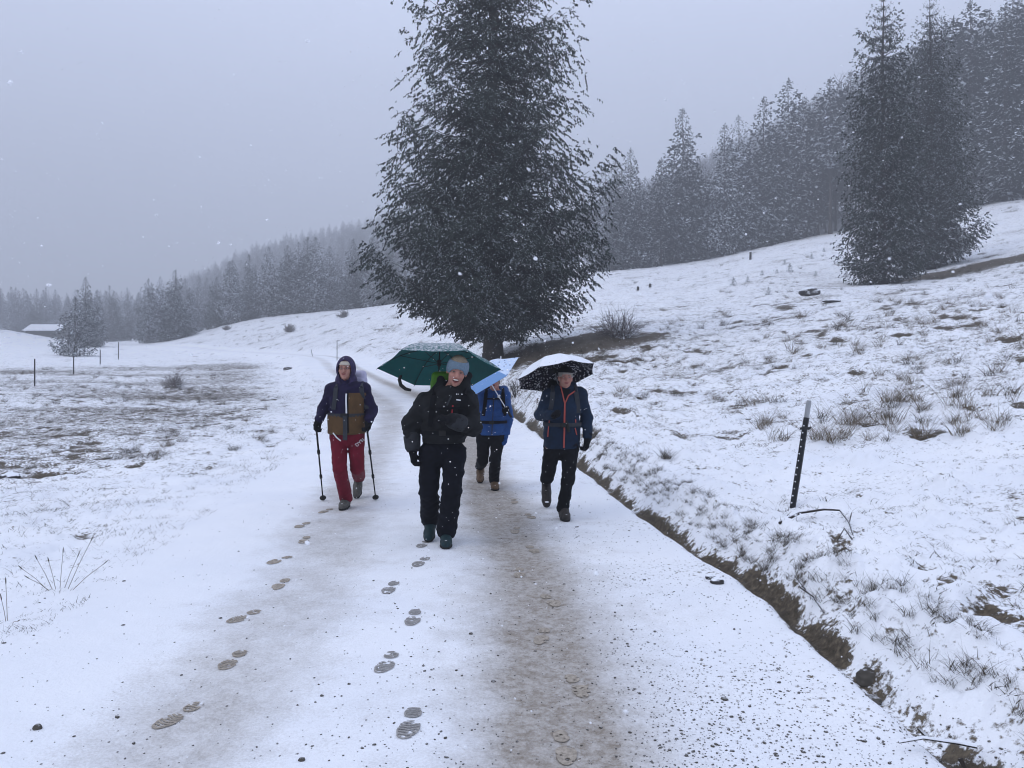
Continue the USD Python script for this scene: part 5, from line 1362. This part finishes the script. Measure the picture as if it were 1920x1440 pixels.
B.add('chest_panel', skin_panel(tmB, xz(0, 777)[1], xz(0, 737)[1], 0.0115, xz(653.5, 0)[0], xz(684, 0)[0]), 'ochre_fabric', jkB, True)
B.add('zip', DB.strip([xz(649.5, 738), xz(650, 775)], 0.016, 0.013), 'white_print', jkB)
B.add('zip_flap', DB.strip([xz(652.5, 736), xz(653, 812)], 0.010, 0.015), 'black_fabric', jkB)
trB = trousers(B, J, 'crimson_fabric', 0.05, r=(0.096, 0.076, 0.074, 0.074), wr=0.012)
hand(B, J['wrl'] + [0, 0, -0.02], J['wrl'] + [-0.012, -0.03, -0.085], (0.5, -0.7, 0), thumb=1, r=0.0135); hand(B, J['wrr'] + [0, 0, -0.02], J['wrr'] + [-0.01, -0.03, -0.085], (-0.5, -0.7, 0), thumb=-1, r=0.0135)
boot(B, J['anl'], toe1, heel1, 'grey_leather', snow=True); boot(B, J['anr'], toe2, heel2, 'grey_leather', snow=False)
# print on the thigh and the slanted pocket zip
thigh = trimesh.Trimesh(*tube([J['hir'] + [0.0, 0, 0.03], J['hir'] * 0.5 + J['knr'] * 0.5], [0.105, 0.093], 24))
ths = Drape(thigh); m = ths.lettering('DYN', xz(667.5, 838)[0], xz(0, 839)[1], 0.036, 0.72, 0.012)
B.add('trouser_print', m, 'white_print', trB, False)
thigh2 = Drape(trimesh.Trimesh(*tube([J['hil'] + [0.0, 0, 0.04], J['hil'] * 0.5 + J['knl'] * 0.5], [0.108, 0.094], 24)))
m = thigh2.strip([xz(623.5, 812), xz(630, 820), xz(638, 827)], 0.012, 0.012)
if m is not None: B.add('pocket_zip', m, 'white_print', trB)
bpB = backpack(B, DB, J, 'rucksack with pale lilac cover showing over the shoulder of the hiker with poles', 'lilac_cover', 'strap_grey', [(xz(629, 0)[0], xz(628, 0)[0], xz(624, 0)[0]), (xz(676, 0)[0], xz(678, 0)[0], xz(684, 0)[0])], xz(0, 727)[1], xz(0, 768)[1], xz(0, 779)[1], cover='lilac_cover', offset=(0.05, 0.055), size=(0.12, 0.10, 0.24), sternum=None)
m = DB.strip([xz(648, 780), xz(648, 800), xz(647.5, 825)], 0.045, 0.026)
B.add('loose_strap', m, 'strap_grey', bpB)

def trekking_pole(label, top, tip):
    tip = np.array([tip[0], tip[1], gz(tip[0], tip[1]) - 0.01]); base = tip
    t = thing('trekking_pole', label, 'trekking pole', base)
    d = (top - tip); ln = np.linalg.norm(d); d /= ln
    q = lambda s_: d * s_
    obj('shaft', tube([q(0.05), q(ln * 0.36), q(ln * 0.361), q(ln * 0.7), q(ln * 0.701), q(ln)], [0.0075, 0.0075, 0.009, 0.009, 0.0105, 0.0105], 10), 'rubber', t, 40)
    obj('grip', tube([q(ln - 0.03), q(ln + 0.02), q(ln + 0.07), q(ln + 0.11), q(ln + 0.125)], [0.014, 0.017, 0.015, 0.019, 0.012], 12), 'black_fabric', t, 60)
    obj('clamp', tube([q(ln * 0.345), q(ln * 0.385)], 0.016, 8), 'rubber', t, 40); obj('clamp', tube([q(ln * 0.685), q(ln * 0.725)], 0.017, 8), 'rubber', t, 40)
    obj('basket', tube([q(0.055), q(0.062), q(0.075)], [0.012, 0.038, 0.014], 14), 'rubber', t, 40)
    obj('tip', tube([q(0), q(0.06)], [0.004, 0.008], 8), 'metal_grey', t, 40)
trekking_pole('trekking pole in the right hand of the hiker in crimson trousers, nearer the verge', J['wrl'] + [-0.012, -0.055, -0.10], at(606, 938, 5, 20))
trekking_pole('trekking pole in the left hand of the hiker in crimson trousers, nearer the middle', J['wrr'] + [-0.01, -0.055, -0.10], at(705, 937, 5, 20))

# ---------------- the woman in petrol blue under the spotted umbrella
dC = 7.8
toe1, toe2 = ground_toe(1063, 979), ground_toe(1025, 953)
J = joint_set(dC, head=(1060, 709, -0.04), neck=(1057, 731), chest=(1055, 762), pelvis=(1053, 836, 0.02), shl=(1030, 742), shr=(1087, 740), ell=(1014, 777, 0.03), wrl=(1036, 779, -0.2),
              elr=(1100, 783, 0.06), wrr=(1102, 818, -0.04), hil=(1036, 840), hir=(1069, 840), knl=(1026, 896, -0.02), knr=(1065, 895, -0.10))
J['R'] = frame(0.10, -0.02, 0.06)
heel1 = toe1 + [-0.03, 0.25, 0.0]; heel2 = toe2 + [0.0, 0.16, 0.17]
J['anr'] = heel1 + [0.0, -0.07, 0.11]; J['anl'] = heel2 + [0.0, -0.02, 0.12]
C = Figure('hiker in petrol blue jacket with coral zip and black cap under a spotted umbrella', (J['pelvis'][0], J['pelvis'][1]), 3)
hsC = 0.88
bodyC, LC = build_body(C, J, hsC)
face(C, bodyC, LC, J['R'], hs=hsC, squint=0.6)
head_shell(C, LC, J['R'], 'hair', 'grey_hair', [grown(0.013), ((0, -0.12, -0.040), (0.072, 0.14, 0.088), True)], hsC, zmin=0.015)
head_shell(C, LC, J['R'], 'cap', 'black_fabric', [grown(0.020), ((0, 0.05, 0.06), (0.085, 0.08, 0.085), False)], hsC, zmin=0.064)
def hoodC(F):
    F.cone(J['neck'] + [-0.07, 0.05, 0.0], J['neck'] + [0.08, 0.05, 0.01], 0.055, 0.06, 0.03); F.cone(J['neck'] + [0.07, 0.02, 0.02], J['neck'] + [0.10, 0.03, 0.055], 0.04, 0.03, 0.03)
hemC = W3(1053, 840, dC)[2]
jkC, tmC = jacket(C, J, 'petrol_fabric', hemC, 0.172, 0.178, arm=(0.070, 0.064, 0.050), shoulder=0.075, depth=1.3, flare=0.02, hood=hoodC, collar=0.07)
DC = Drape(tmC)
xz = lambda u, v, d=dC - 0.14: (W3(u, v, d)[0], W3(u, v, d)[2])
C.add('zip', DC.strip([xz(1059, 757), xz(1058.5, 780), xz(1057.5, 840)], 0.016, 0.008), 'coral_zip', jkC)
for p in ([xz(1059, 757), xz(1055, 738), xz(1052, 724)], [xz(1059, 757), xz(1066, 742), xz(1080, 733)]):
    m = DC.strip(p, 0.012, 0.010)
    if m is not None: C.add('zip_edge', m, 'coral_zip', jkC)
C.add('neck_warmer', DC.strip([xz(1060, 730), xz(1060, 742), xz(1059, 755)], np.linspace(0.11, 0.012, 22), 0.006), 'black_fabric', jkC)
for p in ([xz(1030.5, 788), xz(1030, 794)], [xz(1029, 800), xz(1027.5, 820)], [xz(1080, 787), xz(1080, 793)], [xz(1079, 803), xz(1082, 816)]):
    m = DC.strip(p, 0.010, 0.008)
    if m is not None: C.add('pocket_zip', m, 'coral_zip', jkC)
trousers(C, J, 'black_fabric', 0.04, r=(0.090, 0.070, 0.066, 0.064))
hdl = (J['wrl'] - J['ell']); hdl /= np.linalg.norm(hdl)
hand(C, J['wrl'] + hdl * 0.02, J['wrl'] + hdl * 0.09, (0.2, -0.6, 0.2), thumb=1)
hand(C, J['wrr'] + [-0.003, -0.01, -0.03], J['wrr'] + [-0.02, -0.03, -0.105], (-0.6, -0.4, 0), thumb=-1)
boot(C, J['anr'], toe1, heel1, 'dark_leather', 'lace_red'); boot(C, J['anl'], toe2, heel2, 'dark_leather')
bpC = backpack(C, DC, J, 'dark rucksack worn by the hiker in the petrol blue jacket', 'black_fabric', 'strap_grey', [(xz(1037, 0)[0], xz(1035, 0)[0], xz(1031, 0)[0]), (xz(1081, 0)[0], xz(1084, 0)[0], xz(1086, 0)[0])], xz(0, 735)[1], xz(0, 775)[1], xz(0, 797)[1])
gripC = J['wrl'] + hdl * 0.09 + np.array([0.0, -0.03, 0.0])

def axis_of(tilt_back, roll):
    """tilt_back: leaning away from the photographer; roll: leaning to the right of the picture"""
    return np.array([math.sin(roll), math.sin(tilt_back) * math.cos(roll), math.cos(tilt_back) * math.cos(roll)])
# the pale blue umbrella is leant to the left and towards the photographer: from its front edge back to its apex and on to the hand
axD = axis_of(math.radians(-20), math.radians(-29)); RD, HD = 0.45, 0.12
xD_ = np.cross([0, 1.0, 0], axD); xD_ /= np.linalg.norm(xD_); yD_ = np.cross(axD, xD_)
hubD = W3(920, 723, 8.85) + axD * HD + yD_ * RD * math.cos(math.pi / 6)
lenD = (hubD[2] - W3(930, 770, 9.25)[2]) / axD[2]
gripD = hubD - axD * lenD
# ---------------- the one in bright blue behind, face half hidden by a pale blue umbrella
dD = 9.55
toe1, toe2 = ground_toe(929, 921), ground_toe(900, 907)
J = joint_set(dD, head=(926.5, 716, -0.04), neck=(929, 737), chest=(925, 764), pelvis=(920, 814, 0.02), shl=(906, 744), shr=(946, 742), ell=(898, 780, 0.0), wrl=(0, 0),
              elr=(953, 783, 0.04), wrr=(948, 815, -0.02), hil=(907, 816), hir=(935, 816), knl=(905, 862, 0.02), knr=(928, 862, -0.08))
J['wrl'] = gripD + np.array([-0.085, 0.055, -0.02])
J['R'] = frame(-0.05, -0.10, -0.02)
heel1 = toe1 + [-0.02, 0.25, 0.0]; heel2 = toe2 + [0.0, 0.22, 0.10]
J['anr'] = heel1 + [0.0, -0.07, 0.11]; J['anl'] = heel2 + [0.0, -0.05, 0.12]
Dd = Figure('hiker in bright blue jacket walking behind under a pale blue umbrella', (J['pelvis'][0], J['pelvis'][1]), 4)
hsD = 0.9
bodyD, LD = build_body(Dd, J, hsD)
face(Dd, bodyD, LD, J['R'], hs=hsD)
head_shell(Dd, LD, J['R'], 'hair', 'sandy_hair', [grown(0.013), ((0, -0.12, -0.035), (0.062, 0.10, 0.10), True)], hsD, zmin=-0.05)
def hoodD(F):
    F.cone(J['neck'] + [-0.07, 0.06, 0.0], J['neck'] + [0.09, 0.06, 0.02], 0.055, 0.07, 0.03); F.cone(J['neck'] + [0.07, 0.02, 0.0], J['neck'] + [0.115, 0.05, 0.05], 0.05, 0.04, 0.03)
hemD = W3(920, 815, dD)[2]
jkD, tmD = jacket(Dd, J, 'blue_fabric', hemD, 0.168, 0.176, arm=(0.074, 0.066, 0.054), shoulder=0.078, depth=1.3, flare=0.025, hood=hoodD, collar=0.072)
DD = Drape(tmD)
xz = lambda u, v, d=dD - 0.14: (W3(u, v, d)[0], W3(u, v, d)[2])
Dd.add('zip', DD.strip([xz(926, 740), xz(925, 765), xz(922, 815)], 0.010, 0.006), 'strap_grey', jkD)
Dd.add('chest_patch', DD.strip([xz(933.5, 745.5), xz(937.5, 741)], 0.022, 0.026, n=5), 'white_print', jkD)
trousers(Dd, J, 'black_fabric', 0.04, r=(0.092, 0.074, 0.072, 0.070))
hdl = (J['wrl'] - J['ell']); hdl /= np.linalg.norm(hdl)
hand(Dd, J['wrl'] + hdl * 0.02, J['wrl'] + hdl * 0.09, (0.2, -0.6, 0.2), thumb=1)
hand(Dd, J['wrr'] + [-0.003, -0.01, -0.02], J['wrr'] + [-0.012, -0.02, -0.09], (-0.6, -0.4, 0), thumb=-1, material='blue_fabric')
boot(Dd, J['anr'], toe1, heel1, 'brown_leather'); boot(Dd, J['anl'], toe2, heel2, 'brown_leather', snow=False)
bpD = backpack(Dd, DD, J, 'dark rucksack with black straps worn by the hiker in bright blue', 'black_fabric', 'black_fabric', [(xz(911, 0)[0], xz(909, 0)[0], xz(906, 0)[0]), (xz(943, 0)[0], xz(944, 0)[0], xz(946, 0)[0])], xz(0, 738)[1], xz(0, 780)[1], xz(0, 792)[1], sternum=xz(0, 748)[1])

# ------------------------------------------------------------------ umbrellas
def cloth(name, base, dots=None, dot_scale=40.0, dot_size=0.3, cover=0.35, snow_scale=35.0, translucent=0.0):
    nodes = {'g': ('geometry', {}), 'tc': ('texture_coordinate', {}), 's': ('separate_xyz', {}),
             'n': ('noise_texture', {'scale': snow_scale, 'detail': 5.0, 'roughness': 0.7}),
             'm1': ('math', {'math_type': 'multiply_add', 'value2': 1.5, 'value3': -0.75}), 'a': ('math', {'math_type': 'add'}),
             'mr': ('map_range', {'from_min': 1.0 - cover, 'from_max': 1.25 - cover, 'clamp': True}), 'up': ('math', {'math_type': 'greater_than', 'value2': 0.1}), 'mu': ('math', {'math_type': 'multiply'}),
             'mx': ('mix_color', {'b': (0.78, 0.81, 0.86)}), 'p': ('principled_bsdf', {'roughness': 0.6, 'specular_ior_level': 0.3})}
    links = [('g.normal', 's.vector'), ('tc.object', 'n.vector'), ('n.fac', 'm1.value1'), ('s.z', 'a.value1'), ('m1.value', 'a.value2'), ('a.value', 'mr.value'), ('s.z', 'up.value1'), ('mr.result', 'mu.value1'), ('up.value', 'mu.value2'), ('mu.value', 'mx.fac'), ('mx.result', 'p.base_color')]
    if dots:
        nodes['v'] = ('voronoi_texture', {'scale': dot_scale, 'randomness': 1.0})
        nodes['lt'] = ('math', {'math_type': 'less_than', 'value2': dot_size}); nodes['dc'] = ('mix_color', {'a': base, 'b': dots})
        links += [('tc.object', 'v.vector'), ('v.distance', 'lt.value1'), ('lt.value', 'dc.fac'), ('dc.result', 'mx.a')]
    else: nodes['mx'][1]['a'] = base
    out = 'p.BSDF'
    if translucent:
        nodes['t'] = ('translucent_bsdf', {'color': base}); nodes['ms'] = ('mix_closure', {'fac': translucent}); links += [('p.BSDF', 'ms.closure1'), ('t.BSDF', 'ms.closure2')]; out = 'ms.closure'
    usdkit.material(stage, '/World/Looks/' + name, nodes, links, surface=out)

cloth('teal_canopy', (0.009, 0.130, 0.130), cover=0.20, snow_scale=45, translucent=0.40)
cloth('spotted_canopy', (0.012, 0.011, 0.020), dots=(0.62, 0.62, 0.66), dot_scale=42, dot_size=0.32, cover=0.75, snow_scale=30)
cloth('pale_blue_canopy', (0.20, 0.38, 0.68), cover=0.22, snow_scale=60, translucent=0.2)
cloth('checked_canopy', (0.52, 0.64, 0.82), dots=(0.05, 0.10, 0.28), dot_scale=22, dot_size=0.22, cover=0.1)

def umbrella(label, hub, axis, spin, R, H, n, canopy, below, handle='rubber', shaft='rubber', other=None, power=2.0):
    """hub: the canopy's apex; axis: unit vector up through it; below: length of shaft under the apex"""
    axis = np.asarray(axis, float) / np.linalg.norm(axis)
    x = np.cross([0, 1.0, 0], axis); x /= np.linalg.norm(x); y = np.cross(axis, x)
    M = np.stack([x, y, axis], 1)
    t = thing('umbrella', label, 'umbrella', hub)
    G = lambda p: np.asarray(p, float) @ M.T
    m_ = 9; S = np.linspace(0.03, 1, m_)
    rib = lambda k: np.stack([R * S * math.cos(spin + k * 2 * math.pi / n), R * S * math.sin(spin + k * 2 * math.pi / n), -H * S ** power], 1)
    for k in range(n):
        a, b = rib(k), rib(k + 1); w = np.linspace(0, 1, 7)
        g = a[:, None] * (1 - w)[None, :, None] + b[:, None] * w[None, :, None]
        bow = 4 * w * (1 - w)
        g[..., :2] *= (1 - 0.028 * bow[None, :, None] * S[:, None, None] ** 2)
        g[..., 2] -= 0.02 * R * bow[None, :] * S[:, None]
        g[..., 2] += 0.004 * bow[None, :]
        g = g + [0, 0, 0.004]
        top = g.reshape(-1, 3); bot = (g - [0, 0, 0.003]).reshape(-1, 3)
        i, j = np.meshgrid(np.arange(m_ - 1), np.arange(6), indexing='ij'); q = np.stack([i * 7 + j, (i + 1) * 7 + j, (i + 1) * 7 + j + 1, i * 7 + j + 1], -1).reshape(-1, 4)
        f = np.vstack([q[:, [0, 1, 2]], q[:, [0, 2, 3]]]); N = len(top)
        edge = []
        loop = [0 * 7 + j for j in range(6)] + [i * 7 + 6 for i in range(m_ - 1)] + [(m_ - 1) * 7 + j for j in range(6, 0, -1)] + [i * 7 for i in range(m_ - 1, 0, -1)]
        for c, d in zip(loop, loop[1:] + loop[:1]): edge += [[c, d, d + N], [c, d + N, c + N]]
        mm = trimesh.Trimesh(np.vstack([G(top), G(bot)]), np.vstack([f, f[:, ::-1] + N, np.array(edge)]), process=False)
        obj('canopy_panel', mm, canopy if not (other and k in other[1]) else other[0], t, 40)
    for k in range(n):
        a = rib(k) - [0, 0, 0.004]
        rb = obj('rib', tube(G(a), 0.0028, 5), 'rubber', t, 60)
        mid = a[5]; obj('strut', tube(G(np.array([[0.012 * math.cos(spin + k * 2 * math.pi / n), 0.012 * math.sin(spin + k * 2 * math.pi / n), -H * 0.62 - 0.02], mid])), 0.0028, 5), 'rubber', rb, 60)
        obj('rib_tip', tube(G(np.array([a[-1], a[-1] + (a[-1] - a[-2]) * 0.12])), 0.004, 5), 'white_print', rb, 60)
    obj('shaft', tube(G(np.array([[0, 0, 0.0], [0, 0, -below]])), 0.0065, 10), shaft, t, 60)
    obj('runner', tube(G(np.array([[0, 0, -H * 0.62 - 0.045], [0, 0, -H * 0.62 + 0.01]])), [0.017, 0.02], 12), 'rubber', t, 60)
    obj('ferrule', tube(G(np.array([[0, 0, -0.004], [0, 0, 0.01], [0, 0, 0.045]])), [0.022, 0.012, 0.006], 10), 'rubber', t, 60)
    obj('handle', tube(G(np.array([[0, 0, -below + 0.01], [0, 0, -below - 0.05], [0, 0, -below - 0.11]])), [0.013, 0.016, 0.014], 12), handle, t, 60)
    return t, G

axA = axis_of(math.radians(19.5), math.radians(0.5))
cA = W3(823, 692, 7.05); RA, HA = 0.575, 0.20
tU, GU = umbrella('teal umbrella with snow on top behind the black clad hiker', cA + axA * HA, axA, 0.0, RA, HA, 6, 'teal_canopy', 0.62, power=2.4)
# the strap that hangs from its left rim
strap = np.array([[-0.33, -0.13, -0.10], [-0.345, -0.16, -0.15], [-0.33, -0.17, -0.22], [-0.28, -0.18, -0.27], [-0.225, -0.19, -0.285]])
obj('tie_strap', tube(W3(752, 704, 6.9) - (cA + axA * HA) + (strap - strap[0]) * [0.9, 0.5, 0.72], [0.012, 0.016, 0.018, 0.016, 0.012], 8), 'rubber', tU, 60)
axC = axis_of(math.radians(21), math.radians(-11))
cC = W3(1043, 706, 7.85); RC_, HC = 0.425, 0.21
umbrella('black umbrella with white spots and snow on top over the hiker in petrol blue', cC + axC * HC, axC, math.pi / 8, RC_, HC, 8, 'spotted_canopy', float(np.linalg.norm(cC + axC * HC - gripC)) - 0.02, shaft='metal_grey', power=2.2)
umbrella('pale blue umbrella tilted low in front of the hiker in bright blue', hubD, axD, 0.0, RD, HD, 6, 'pale_blue_canopy', lenD, shaft='white_print', other=('checked_canopy', (0, 5, 2)), power=2.0)
